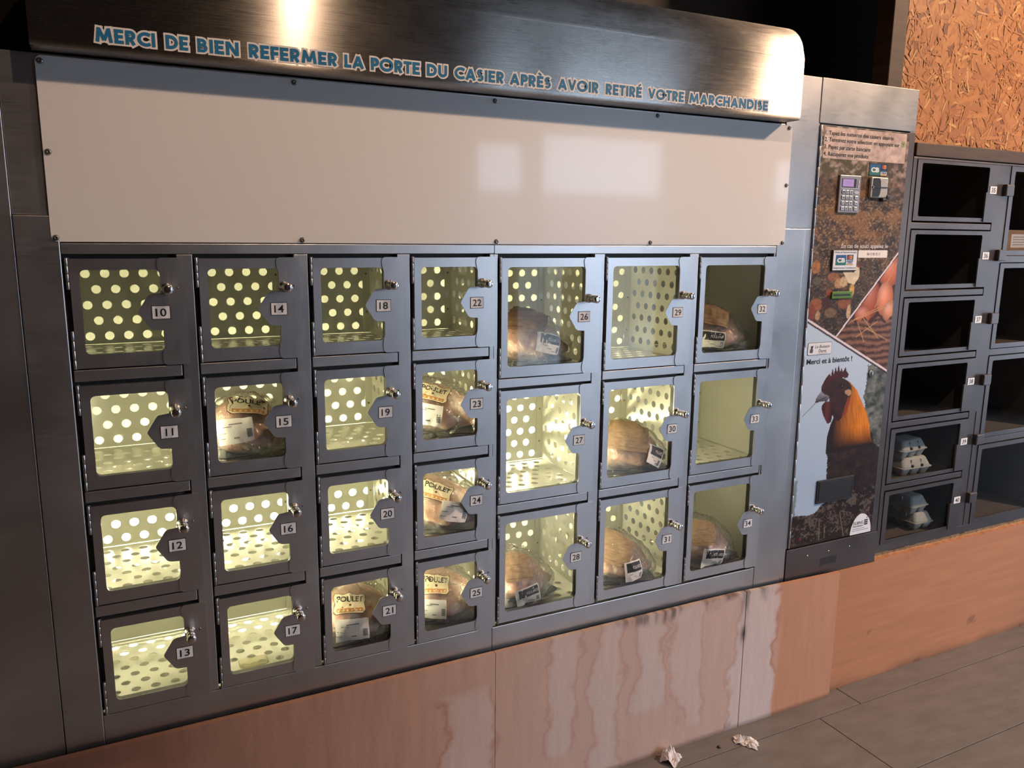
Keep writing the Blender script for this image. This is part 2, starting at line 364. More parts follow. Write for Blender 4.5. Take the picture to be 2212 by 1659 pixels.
def door_meshes(kind, Wd, Hd, zc):
    """shared meshes of one door; origin at the hinge line, x right, z = 0 at the window top"""
    hx = -.0225
    sh = lambda pts: [(x - hx, z) for x, z in pts]
    d = {}
    m_ = MB()
    outer = [(-.0185, -(Hd + .0295)), (Wd + .034, -(Hd + .0295)), (Wd + .034, .0235), (-.0185, .0235)]
    sheet(m_, sh(outer), [sh(rrect(0, Wd + .0005, -Hd, 0, .011))], .0016, M['door_steel'], lambda a, b_, t: (a, t, b_))
    # folded rims of the hollow door: outer rim and window rim
    for x0, x1, z0, z1 in ((-.0185, -.0170, -(Hd + .0295), .0235), (Wd + .0325, Wd + .034, -(Hd + .0295), .0235), (-.0170, Wd + .0325, .0220, .0235), (-.0170, Wd + .0325, -(Hd + .0295), -(Hd + .028))):
        m_.box(x0 - hx, x1 - hx, .0016, .017, z0, z1, M['door_steel'])
    lp = sh(rrect(-.001, Wd + .0015, -Hd - .001, .001, .012))
    k = len(lp)
    m_.add([(x, .0016, z) for x, z in lp] + [(x, .018, z) for x, z in lp], [(i, (i + 1) % k, (i + 1) % k + k, i + k) for i in range(k)], M['dark_plastic'])
    d['door'] = m_.mesh('door')
    m_ = MB(); m_.box(-.004 - hx, Wd + .006 - hx, .0045, .0075, -Hd - .004, .004, M['glass']); d['glass'] = m_.mesh('glass_pane')
    # latch plate with the arrow tongue
    def curve(p0, p1, p2, n_=5):
        return [tuple((1 - t) ** 2 * a + 2 * t * (1 - t) * b_ + t * t * c for a, b_, c in zip(p0, p1, p2)) for t in [i / n_ for i in range(n_ + 1)]]
    pts = [(Wd + .0505, .0255)]
    pts += curve((Wd + .006, .0255), (Wd - .005, .0255), (Wd - .0045, .012)) + curve((Wd - .0045, .012), (Wd - .003, -.001), (Wd + .0005, -.008))
    pts += [(Wd + .001, zc + .041)]
    pts += curve((Wd - .017, zc + .0395), (Wd - .024, zc + .039), (Wd - .0275, zc + .034), 3) + curve((Wd - .0465, zc + .004), (Wd - .049, zc), (Wd - .0465, zc - .004), 3)
    pts += curve((Wd - .0275, zc - .034), (Wd - .024, zc - .039), (Wd - .017, zc - .040), 3) + [(Wd + .001, zc - .0415)]
    pts += curve((Wd + .001, -Hd + .014), (Wd - .003, -Hd + .002), (Wd - .0045, -Hd - .012)) + curve((Wd - .0045, -Hd - .014), (Wd - .004, -Hd - .031), (Wd + .006, -Hd - .0315))
    pts += curve((Wd + .046, -Hd - .0315), (Wd + .0505, -Hd - .0315), (Wd + .0505, -Hd - .027), 3)
    m_ = MB(); sheet(m_, sh(pts), [], .0022, M['door_steel'], lambda a, b_, t: (a, -.0024 + t, b_)); d['plate'] = m_.mesh('latch_plate')
    m_ = MB(); kx, kz = Wd + .0125 - hx, zc + .050
    m_.lathe([(.0125, 0), (.0125, .004), (.0085, .006), (.0082, .020), (.0105, .022), (.0105, .031), (.0092, .033), (.0092, .035), (.0106, .037), (.0106, .046), (.0092, .048), (.004, .0485)], (kx, -.0024, kz), (0, -1, 0), M['chrome'], 20)
    d['knob'] = m_.mesh('knob')
    m_ = MB(); m_.lathe([(.0022, 0), (.0022, .003)], (Wd + .035 - hx, -.0024, zc + .052), (0, -1, 0), M['screw'], 10); d['rivet'] = m_.mesh('rivet')
    for nm, za, zb in (('hinge_a', .026, -.041), ('hinge_b', -(Hd - .052), -(Hd + .031))):
        m_ = MB(); ln = (za - zb) / 4
        for q in range(4): m_.lathe([(.0026, 0), (.0032, .001), (.0032, ln - .0016), (.0026, ln - .0006)], (0, .001, zb + q * ln), (0, 0, 1), M['hinge'], 10)
        m_.box(-.001, .006, .0035, .005, zb, za, M['hinge']); d[nm] = m_.mesh('hinge')
    d['W'] = Wd; d['H'] = Hd; d['zc'] = zc; d['hx'] = hx
    return d
def make_door(t, d, num, wx, wz, open_deg=0.):
    o = plink('door', d['door'], t, (wx + d['hx'], 0, wz), (0, 0, -math.radians(open_deg)))
    o['label'] = 'steel framed glass door numbered %d' % num
    for nm, key in (('glass_pane', 'glass'), ('latch_plate', 'plate'), ('knob', 'knob'), ('hinge', 'hinge_a'), ('hinge', 'hinge_b'), ('rivet', 'rivet')): link(nm, d[key], o)
    m_ = MB(); cx, cz = d['W'] - .002 - d['hx'], d['zc'] - .0015
    m_.box(cx - .0192, cx + .0192, -.0030, -.0024, cz - .0152, cz + .0152, M['black'])
    m_.box(cx - .0178, cx + .0178, -.0040, -.0028, cz - .0138, cz + .0138, M['num_plate'])
    hw = .0080 if num == 11 else .0110 if num < 20 or num % 10 == 1 else .0122
    text_fit(m_, str(num), cx - hw, cx + hw, cz - .0085, .017, -.0043, M['black'], .012)
    m_.build('number_plate', o)['label'] = 'white number plate reading %d' % num
    return o

FLOORZ = .50
# ---- left cabinet: 4 x 4 lockers ------------------------------------------------
def cabinet(name, label, xs0, pitch, ncol, nrow, ztop, pz, Wd, Hd, zc, xl, xr, first, perf_back, tube_z, tube_x, front_z, opened=()):
    t = thing(name, label, 'locker', ((xl + xr) / 2, .23, FLOORZ))
    d = door_meshes(name, Wd, Hd, zc); name = name + str(first)
    sh_rel = -(Hd + .022)                 # compartment floor below the window top
    # front posts
    for c in range(ncol + 1):
        x0 = xs0 + c * pitch - pitch + Wd + .0365; x1 = xs0 + c * pitch - .0300
        if c == 0: x0 = max(xl, x0)
        if c == ncol: x1 = xr
        if x1 <= x0: continue
        m_ = MB(); m_.box(x0, x1, .001, .03, .575, 1.6345, M['steel'], .0012); pw(m_, 'post', t)
    num = first
    zb_last = ztop - (nrow - 1) * pz
    for c in range(ncol):
        x = xs0 + c * pitch
        for r in range(nrow):
            z = ztop - r * pz
            make_door(t, d, num, x, z, 2.2 if num in opened else 0.)
            if r < nrow - 1:
                key = name + 'rail'
                if key not in mesh_cache:
                    m_ = MB(); m_.box(0, Wd + .0605, .0005, .026, -.0125, .0125, M['steel'], .0012); mesh_cache[key] = m_.mesh('rail')
                plink('rail', mesh_cache[key], t, (x - .0265, 0, z - Hd - .0455))
            # compartment
            zs = z + sh_rel; hgt = pz if r else pz + .02
            wL = x - .0305; wd = pitch
            plink('shelf', perf_mesh(name + 'shelf', wd - .002, .306, .028, .03, lambda a, b_, tt: (a, b_, -tt), 'shelf'), t, (wL + .001, .044, zs))
            low = .055 if r == nrow - 1 else 0.
            if perf_back[c]:
                plink('back_panel', perf_mesh(name + 'back%d%d' % (r == nrow - 1, r == 0), wd - .002, hgt - .004, .0325, .02, lambda a, b_, tt: (a, tt, b_), 'back_panel', zmin=low, mz=.002), t, (wL + .001, .351, zs + .001))
            else:
                plink('back_panel', perf_mesh(name + 'backplain%d' % (r == 0), wd - .002, hgt - .004, None, 0, lambda a, b_, tt: (a, tt, b_), 'back_panel'), t, (wL + .001, .351, zs + .001))
            # right-hand side sheet with its folded corner flange
            xs = wL + wd
            solid = (c == ncol - 1 and not perf_back[c])
            plink('side_panel', perf_mesh(name + 'side%d%d' % (solid, r == 0), .322, hgt - .004, None if solid else .03, .028, lambda a, b_, tt: (tt, a, b_), 'side_panel', zmin=low), t, (xs - .0015, .027, zs + .001))
            key = name + 'flange%d' % (r == 0)
            if key not in mesh_cache:
                m_ = MB(); m_.box(-.020, 0, -.0015, 0, 0, hgt - .004, M['cream'])
                for q in (.06, .17): m_.lathe([(.0028, 0), (.0028, .0015)], (-.010, -.0015, q), (0, -1, 0), M['screw'], 8)
                mesh_cache[key] = m_.mesh('corner_flange')
            plink('corner_flange', mesh_cache[key], t, (xs - .002, .349, zs + .001))
            if c == 0 and first == 10:
                plink('side_panel', perf_mesh(name + 'sideL%d' % (r == 0), .322, hgt - .004, None, 0, lambda a, b_, tt: (tt, a, b_), 'side_panel'), t, (wL + .0005, .027, zs + .001))
            num += 1
    # black backing added to block light in the door gaps, one opening per compartment
    zlo = zb_last + sh_rel - .045; zhi = ztop + .050
    m_ = MB(); xe = [xl - .004] + [v for c in range(ncol) for v in (xs0 + c * pitch - .012, xs0 + c * pitch + Wd + .022)] + [xr - .001]
    for i in range(0, len(xe), 2): m_.box(xe[i], xe[i + 1], .0205, .0215, .577, 1.639, M['gap_shade'])
    ze = [1.639] + [v for r in range(nrow) for v in (ztop - r * pz + .012, ztop - r * pz - Hd - .012)] + [.577]
    for c in range(ncol):
        for i in range(0, len(ze), 2): m_.box(xe[2 * c + 1], xe[2 * c + 2], .0205, .0215, ze[i + 1], ze[i], M['gap_shade'])
    pw(m_, 'gap_backing', t)
    # casing: bottom, top, sides, rear sheet (white inside)
    zlo = zb_last + sh_rel - .045; zhi = ztop + .050
    m_ = MB(); x0, x1 = (xs0 - .032 if first == 10 else .9915), xs0 + ncol * pitch - .0295
    m_.box(x0, x1, .02, .49, zhi, zhi + .004, M['plenum']); m_.box(x0, x1, .02, .49, zlo - .004, zlo, M['plenum'])
    m_.box(x0, x0 + .0008, .353, .49, zlo, zhi, M['plenum']); m_.box(x1 - .0008, x1, .353, .49, zlo, zhi, M['plenum']); m_.box(x0, x1, .486, .49, zlo, zhi, M['plenum'])
    pw(m_, 'casing', t)
    m_ = MB()
    for tz in tube_z:
        m_.lathe([(.008, 0), (.013, .004), (.013, tube_x[1] - tube_x[0] - .004), (.008, tube_x[1] - tube_x[0])], (tube_x[0], .425, tz), (1, 0, 0), M['tube'], 12)
    pw(m_, 'fluorescent_tube', t)
    for c in range(ncol):  # hidden fill tubes, added behind the posts to brighten each column
        fz = front_z if perf_back[c] else (.70, 1.38)
        m_ = MB(); m_.lathe([(.004, 0), (.006, .004), (.006, fz[1] - fz[0] - .004), (.004, fz[1] - fz[0])], (xs0 + c * pitch - .020, .034, fz[0]), (0, 0, 1), M[('led' if first == 10 else 'fill_led_r') if perf_back[c] else 'fill_led_dim'], 10); pw(m_, 'fill_light_tube', t)
    return t
tL = cabinet('locker_cabinet', 'steel locker cabinet of sixteen lit glass doors numbered 10 to 25', 0., .255, 4, 4, 1.602, .27217, .1555, .181, -.0925, -.0300, .9690, 10, [1, 1, 1, 1], (.885,), (.0, .95), (.64, 1.36))
tR = cabinet('locker_cabinet', 'steel locker cabinet of nine glass doors numbered 26 to 34', 1.0106, .3363, 3, 3, 1.600, .3603, .2358, .2704, -.138, .9690, 1.9617, 26, [1, 1, 0], (1.015,), (1.0, 1.62), (.62, 1.42), opened=(26,))
# kick plates, top strips, side strips
def strip(t, name, x0, x1, y0, y1, z0, z1, m='steel', bev=.0012):
    m_ = MB(); m_.box(x0, x1, y0, y1, z0, z1, M[m], bev); return pw(m_, name, t)
strip(tL, 'kick_plate', -.0300, .9685, -.001, .03, FLOORZ - .01, .5735); strip(tR, 'kick_plate', .9695, 1.9610, -.001, .03, .486, .5715)
strip(tL, 'top_strip', -.0300, .9685, -.001, .03, 1.6355, 1.6580); strip(tR, 'top_strip', .9695, 1.9610, -.001, .03, 1.6350, 1.6580)
strip(tL, 'side_strip', -.1105, -.0305, -.0015, .03, FLOORZ - .01, 1.7140, bev=.002)
tS = thing('steel_side_panel', 'dark unlit steel panel standing beside the locker numbered 10', 'panel', (-.43, .02, FLOORZ - .01))
strip(tS, 'sheet', -.75, -.1120, .002, .03, FLOORZ - .01, 2.33)
strip(tR, 'side_strip', 1.9625, 2.0820, -.0015, .03, .486, 1.7140, bev=.002)
strip(tR, 'filler_strip', 2.0832, 2.1065, .0015, .03, .486, 1.7140)
# ---- header housing, white panel, hood ------------------------------------------
tH = thing('header_housing', 'plain steel housing behind the white panel above the lockers', 'housing', (.95, .2, 1.66))
strip(tH, 'front_plate', -.1110, 1.9700, .004, .03, 1.7150, 2.0320); strip(tH, 'lower_plate', -.0300, 1.9617, .005, .03, 1.6585, 1.7145)
strip(tH, 'casing', -.11, 1.97, .031, .46, 1.68, 2.031, bev=0)
tP = thing('white_panel', 'blank white glossy panel screwed below the lettered steel hood', 'panel', (.972, 0, 1.66))
m_ = MB(); sheet(m_, rrect(-.0450, 1.9930, 1.6610, 2.0270, .012), [], .004, M['white_panel'], lambda a, b_, tt: (a, -.0025 + tt, b_)); pw(m_, 'board', tP)
for x, z in [(-.036, 2.016), (.464, 2.019), (.968, 2.019), (1.477, 2.020), (1.979, 2.020), (-.036, 1.841), (1.983, 1.847), (-.036, 1.669), (.469, 1.668), (.974, 1.667), (1.469, 1.667), (1.983, 1.669)]:
    if 'screw' not in mesh_cache:
        q = MB(); q.lathe([(.0062, 0), (.0062, .0012), (.0045, .0042), (.0022, .0052), (.0022, .003)], (0, 0, 0), (0, -1, 0), M['screw'], 14); mesh_cache['screw'] = q.mesh('screw')
    plink('screw', mesh_cache['screw'], tP, (x, -.0025, z))
# hood
HX0, HX1, HB = -.0480, 1.9560, 2.0340
tD = thing('steel_hood', 'curved brushed steel hood lettered in blue above the white panel', 'hood', ((HX0 + HX1) / 2, 0, HB))
prof = [(-.0630, HB), (-.0665, HB + .0035), (-.0670, HB + .010), (-.0670, HB + .173), (-.0655, HB + .180), (-.0595, HB + .2005)]
for k in range(1, 9):
    a = math.radians(10 + 70 * k / 8); prof.append((.0350 - .0960 * math.cos(a), HB + .1830 + .0960 * math.sin(a)))
prof += [(.06, HB + .287), (.45, HB + .297)]  # runs back to the wall side
# sharp fold lines: shade flat pieces separately
m_ = MB()
def strip_faces(seg, smooth):
    vs = []
    for y, z in seg: vs += [(HX0, y, z), (HX1, y, z)]
    fs = [(2 * i, 2 * i + 1, 2 * i + 3, 2 * i + 2) for i in range(len(seg) - 1)]
    m_.add(vs, fs, M['hood_steel'], smooth)
strip_faces(prof[:3], True); strip_faces(prof[2:5], True); strip_faces(prof[4:6], False); strip_faces(prof[5:], True)
strip_faces([(.002, HB + .001), prof[0]], False)
m_.add([(HX0, .45, HB + .297), (HX1, .45, HB + .297), (HX0, .45, HB), (HX1, .45, HB)], [(0, 1, 3, 2)], M['steel'])
for x, fl in ((HX0, 1), (HX1, 0)):
    pp = [(x, y, z) for y, z in prof] + [(x, .45, HB)]
    f = tuple(range(len(pp))); m_.add(pp, [f if fl else f[::-1]], M['hood_steel'])
pw(m_, 'shell', tD)
# fold seam on the front face
strip(tD, 'fold_seam', HX0, HX1, -.0674, -.0668, HB + .1722, HB + .1738, 'hood_steel', 0)

# stroke alphabet (geometric bold capitals), cap height 1
def arc(cx, cy, rx, ry, a0, a1, n_=12): return [(cx + rx * math.cos(math.radians(a0 + (a1 - a0) * i / n_)), cy + ry * math.sin(math.radians(a0 + (a1 - a0) * i / n_))) for i in range(n_ + 1)]
V = lambda x: [(x, 0), (x, 1)]
GL = {
 'E': (.54, [V(.115), [(0, .885), (.52, .885)], [(0, .5), (.48, .5)], [(0, .115), (.52, .115)]]),
 'F': (.50, [V(.115), [(0, .885), (.5, .885)], [(0, .48), (.46, .48)]]),
 'L': (.46, [V(.115), [(0, .115), (.46, .115)]]),
 'I': (.23, [V(.115)]),
 'H': (.70, [V(.115), V(.585), [(.1, .5), (.6, .5)]]),
 'T': (.56, [[(0, .885), (.56, .885)], [(.28, 0), (.28, .9)]]),
 'M': (1.0, [[(.12, 0), (.235, 1)], [(.235, .93), (.5, .14)], [(.5, .14), (.765, .93)], [(.765, 1), (.88, 0)]]),
 'N': (.76, [V(.115), [(.15, .94), (.61, .06)], V(.645)]),
 'V': (.74, [[(.1, 1), (.37, .06)], [(.37, .06), (.64, 1)]]),
 'A': (.80, [[(.1, 0), (.4, .95)], [(.4, .95), (.7, 0)], [(.2, .29), (.6, .29)]]),
 'O': (.96, [arc(.48, .5, .385, .395, 0, 360, 24)]),
 'C': (.74, [arc(.48, .5, .385, .395, 48, 312, 18)]),
 'D': (.76, [V(.115), [(.1, .885), (.28, .885)] + arc(.28, .5, .365, .385, 90, -90) + [(.1, .115)]]),
 'P': (.56, [V(.115), [(.1, .885), (.30, .885)] + arc(.30, .665, .19, .22, 90, -90) + [(.1, .445)]]),
 'R': (.62, [V(.115), [(.1, .885), (.30, .885)] + arc(.30, .665, .19, .22, 90, -90) + [(.1, .445)], [(.27, .45), (.50, 0)]]),
 'B': (.60, [V(.115), [(.1, .885), (.28, .885)] + arc(.28, .715, .16, .17, 90, -90) + [(.1, .545)], [(.1, .53), (.30, .53)] + arc(.30, .3225, .19, .2075, 90, -90) + [(.1, .115)]]),
 'U': (.68, [[(.115, 1), (.115, .37)] + arc(.34, .36, .225, .245, 180, 360) + [(.565, 1)]]),
 'S': (.54, [arc(.27, .715, .165, .185, 38, 262, 12) + arc(.26, .30, .185, .215, 82, -142, 12)[1:]]),
}
GL['\u00c8'] = (.54, GL['E'][1] + [[(.12, 1.27), (.34, 1.08)]]); GL['\u00c9'] = (.54, GL['E'][1] + [[(.20, 1.08), (.42, 1.27)]])
def stroke(pl, w, ext):
    P = [Vector(p) for i, p in enumerate(pl) if i == 0 or (Vector(p) - Vector(pl[i - 1])).length > 1e-7]
    if ext: P[0] = P[0] - (P[1] - P[0]).normalized() * ext; P[-1] = P[-1] + (P[-1] - P[-2]).normalized() * ext
    nrm = [Vector((-(P[i + 1] - P[i]).y, (P[i + 1] - P[i]).x)).normalized() for i in range(len(P) - 1)]
    vs = []
    for i, p in enumerate(P):
        if i == 0: o = nrm[0]
        elif i == len(P) - 1: o = nrm[-1]
        else:
            o = (nrm[i - 1] + nrm[i]); o = o / max(.4, o.length_squared / 2)
        vs += [p + o * w / 2, p - o * w / 2]
    return vs, [(2 * i, 2 * i + 1, 2 * i + 3, 2 * i + 2) for i in range(len(P) - 1)]
WORDS = [('MERCI', .062, .179), ('DE', .190, .241), ('BIEN', .250, .341), ('REFERMER', .353, .551), ('LA', .559, .612), ('PORTE', .620, .746), ('DU', .755, .815), ('CASIER', .826, .965), ('APR\u00c8S', .973, 1.097), ('AVOIR', 1.110, 1.240), ('RETIR\u00c9', 1.254, 1.377), ('VOTRE', 1.390, 1.519), ('MARCHANDISE', 1.529, 1.827)]
CAP, BASE, OUT = .0268, HB + .0168, .0038
for wi, (wd, xa, xb) in enumerate(WORDS):
    gap = .07; tot = sum(GL[c][0] for c in wd) + gap * (len(wd) - 1)
    sx = (xb - xa - 2 * OUT) / tot; x = xa + OUT
    mo, mi = MB(), MB(); lay = 0
    for c in wd:
        for s_ in GL[c][1]:
            acc = s_[0][1] > 1.01 or s_[-1][1] > 1.05
            pl = [(x + a * sx, BASE + b_ * CAP) for a, b_ in s_]
            tw = (.15 if acc else .185 if c in 'SB' else .21) * (sx + CAP) / 2
            vs, fs = stroke(pl, tw, 0); mi.add([(v.x, -.0682 - lay * 1e-5, v.y) for v in vs], fs, M['blue_print'])
            vs, fs = stroke(pl, tw + 2 * OUT, OUT); mo.add([(v.x, -.0675 - lay * 1e-5, v.y) for v in vs], fs, M['outline_print']); lay += 1
        x += (GL[c][0] + gap) * sx
    o = pw(mo, 'lettering', tD); o['label'] = 'blue vinyl word %s with white outline' % wd
    link('lettering_face', mi.mesh('lettering_face'), o)

# ------------------------------------------------------------------ grid print helper
def vnoise(X, Z, fx, fz, seed=0, octv=4):
    r = np.random.default_rng(seed); out = np.zeros_like(X); amp = 1.; tot = 0.
    for o_ in range(octv):
        G = r.random((64, 64)); u = X * fx * 2 ** o_; v = Z * fz * 2 ** o_
        iu, iv = np.floor(u).astype(int), np.floor(v).astype(int); fu, fv = u - iu, v - iv
        fu = fu * fu * (3 - 2 * fu); fv = fv * fv * (3 - 2 * fv)
        g_ = lambda a, b_: G[a % 64, b_ % 64]
        out += amp * ((g_(iu, iv) * (1 - fu) + g_(iu + 1, iv) * fu) * (1 - fv) + (g_(iu, iv + 1) * (1 - fu) + g_(iu + 1, iv + 1) * fu) * fv)
        tot += amp; amp *= .55
    return out / tot
def lin(c): return np.array([(v / 255. / 12.92) if v <= 10 else ((v / 255. + .055) / 1.055) ** 2.4 for v in c])
def inpoly(X, Z, P):
    ins = np.zeros(X.shape, bool); k = len(P)
    for i in range(k):
        x1, z1 = P[i]; x2, z2 = P[(i + 1) % k]
        if z1 == z2: continue
        c = ((Z >= z1) != (Z >= z2)) & (X < (x2 - x1) * (Z - z1) / (z2 - z1) + x1); ins ^= c
    return ins
def grid_print(name, x0, x1, z0, z1, nx, nz, colour, y, material, t=None, thick=0., top=None):
    gx, gz = np.linspace(0, 1, nx), np.linspace(0, 1, nz); U, Vv = np.meshgrid(gx, gz)
    X = x0 + U * (x1 - x0); ztop = z1 if top is None else top(X); Z = z0 + Vv * (ztop - z0)
    c = np.clip(colour(X, Z), 0, 1)
    me = bpy.data.meshes.new(name)
    v = np.stack([X.ravel(), np.full(X.size, y), Z.ravel()], 1)
    idx = np.arange(nx * nz).reshape(nz, nx)
    q = np.stack([idx[:-1, :-1], idx[:-1, 1:], idx[1:, 1:], idx[1:, :-1]], -1).reshape(-1, 4)
    verts = v.tolist(); faces = q.tolist(); cols = np.concatenate([c.reshape(-1, 3), np.ones((X.size, 1))], 1)
    if thick:   # rim and back so that the board is solid
        ring = list(idx[0, :]) + list(idx[1:, -1]) + list(idx[-1, -2::-1]) + list(idx[-2:0:-1, 0]); o = len(verts)
        for i in ring: verts.append([verts[i][0], y + thick, verts[i][2]])
        k = len(ring)
        faces += [[int(ring[i]), o + i, o + (i + 1) % k, int(ring[(i + 1) % k])] for i in range(k)] + [list(range(o, o + k))[::-1]]
        cols = np.concatenate([cols, cols[[int(i) for i in ring]]], 0)
    me.from_pydata(verts, [], faces); me.materials.append(material)
    a = me.color_attributes.new('print', 'FLOAT_COLOR', 'POINT'); a.data.foreach_set('color', cols.astype(np.float32).ravel()); me.update()
    if t is None: return link(name, me)
    return plink(name, me, t, (0, 0, 0))

# ------------------------------------------------------------------ payment cabinet
tY = thing('payment_cabinet', 'tall steel payment cabinet with photo printed door, keypad and card slot', 'vending machine', (2.335, .23, .487))
strip(tY, 'casing', 2.1075, 2.565, .032, .47, .489, 2.178, bev=0)
strip(tY, 'header_plate', 2.1090, 2.5600, -.001, .031, 2.0450, 2.1815, 'spot_steel'); strip(tY, 'top_strip', 1.9700, 2.1075, .001, .031, 1.7150, 2.1810)
strip(tY, 'left_post', 2.1072, 2.1130, .002, .031, .6125, 2.0440); strip(tY, 'right_post', 2.5345, 2.5640, .000, .031, .6085, 2.0440, 'egg_steel')
strip(tY, 'kick_plate', 2.1085, 2.5660, -.002, .031, .4870, .6075, 'egg_steel')
strip(tY, 'coin_slot', 2.2776, 2.3582, -.0025, .0, .5215, .5495, 'dark_plastic', 0)
for x in (2.2106, 2.3158, 2.4213):
    m_ = MB(); m_.lathe([(.0035, 0), (.0025, .0015)], (x, -.002, .5714), (0, -1, 0), M['chrome'], 10); pw(m_, 'screw', tY)
# piano hinge
m_ = MB(); k = 22; ln = (2.040 - .614) / k
for i in range(k): m_.lathe([(.0035, .0008), (.004, .0016), (.004, ln - .0016), (.0035, ln - .0008)], (2.1170, -.001, .614 + i * ln), (0, 0, 1), M['hinge'], 10)
pw(m_, 'piano_hinge', tY)
strip(tY, 'door_panel', 2.1215, 2.5335, -.0005, .02, .6125, 2.0400, 'steel', 0)
COMB = [(2.211, 1.185), (2.226, 1.208), (2.238, 1.221), (2.247, 1.228), (2.253, 1.217), (2.258, 1.246), (2.267, 1.224), (2.272, 1.252), (2.281, 1.229), (2.286, 1.257), (2.296, 1.23), (2.301, 1.245), (2.309, 1.23), (2.322, 1.246), (2.327, 1.231), (2.339, 1.22), (2.336, 1.209), (2.323, 1.206), (2.31, 1.211), (2.267, 1.21), (2.235, 1.191)]
HEAD = [(2.213, 1.167), (2.211, 1.183), (2.226, 1.207), (2.26, 1.213), (2.31, 1.209), (2.336, 1.197), (2.357, 1.177), (2.363, 1.156), (2.358, 1.138), (2.354, 1.112), (2.339, 1.087), (2.32, 1.063), (2.307, 1.054), (2.284, 1.066), (2.261, 1.112), (2.252, 1.146), (2.225, 1.159)]
HACK = [(2.321, 1.203), (2.348, 1.191), (2.388, 1.159), (2.41, 1.126), (2.44, 1.084), (2.457, 1.053), (2.473, 1.016), (2.482, .978), (2.501, .949), (2.26, .94), (2.258, 1.001), (2.27, 1.042), (2.284, 1.072), (2.338, 1.093), (2.355, 1.136), (2.358, 1.164), (2.338, 1.186)]
BEAK = [(2.213, 1.169), (2.201, 1.158), (2.19, 1.144), (2.188, 1.128), (2.204, 1.131), (2.228, 1.133), (2.242, 1.128), (2.253, 1.141), (2.247, 1.151), (2.228, 1.157)]
WATT = [(2.232, 1.128), (2.249, 1.131), (2.271, 1.124), (2.278, 1.093), (2.272, 1.055), (2.258, 1.049), (2.251, 1.054), (2.23, 1.084), (2.221, 1.106), (2.222, 1.118)]
EAR = [(2.326, 1.161), (2.344, 1.166), (2.359, 1.161), (2.362, 1.148), (2.35, 1.141), (2.331, 1.15)]
TREE = [(2.435, 1.247), (2.545, 1.215), (2.545, .93), (2.497, .93), (2.457, 1.023), (2.426, 1.119), (2.428, 1.172)]
BODY = [(2.277, 1.05), (2.266, 1.002), (2.262, .955), (2.269, .921), (2.274, .848), (2.284, .764), (2.259, .753), (2.23, .728), (2.199, .723), (2.135, .731), (2.10, .722), (2.10, .60), (2.55, .60), (2.55, .925), (2.501, .953), (2.476, 1.014)]
RED = [(2.344, 1.136), (2.358, 1.138), (2.358, 1.112), (2.341, 1.074), (2.321, 1.055), (2.328, 1.088)]
WHEN = [(2.266, 1.574), (2.294, 1.574), (2.322, 1.572), (2.332, 1.591), (2.344, 1.59), (2.348, 1.574), (2.346, 1.552), (2.327, 1.53), (2.298, 1.537), (2.282, 1.557)]
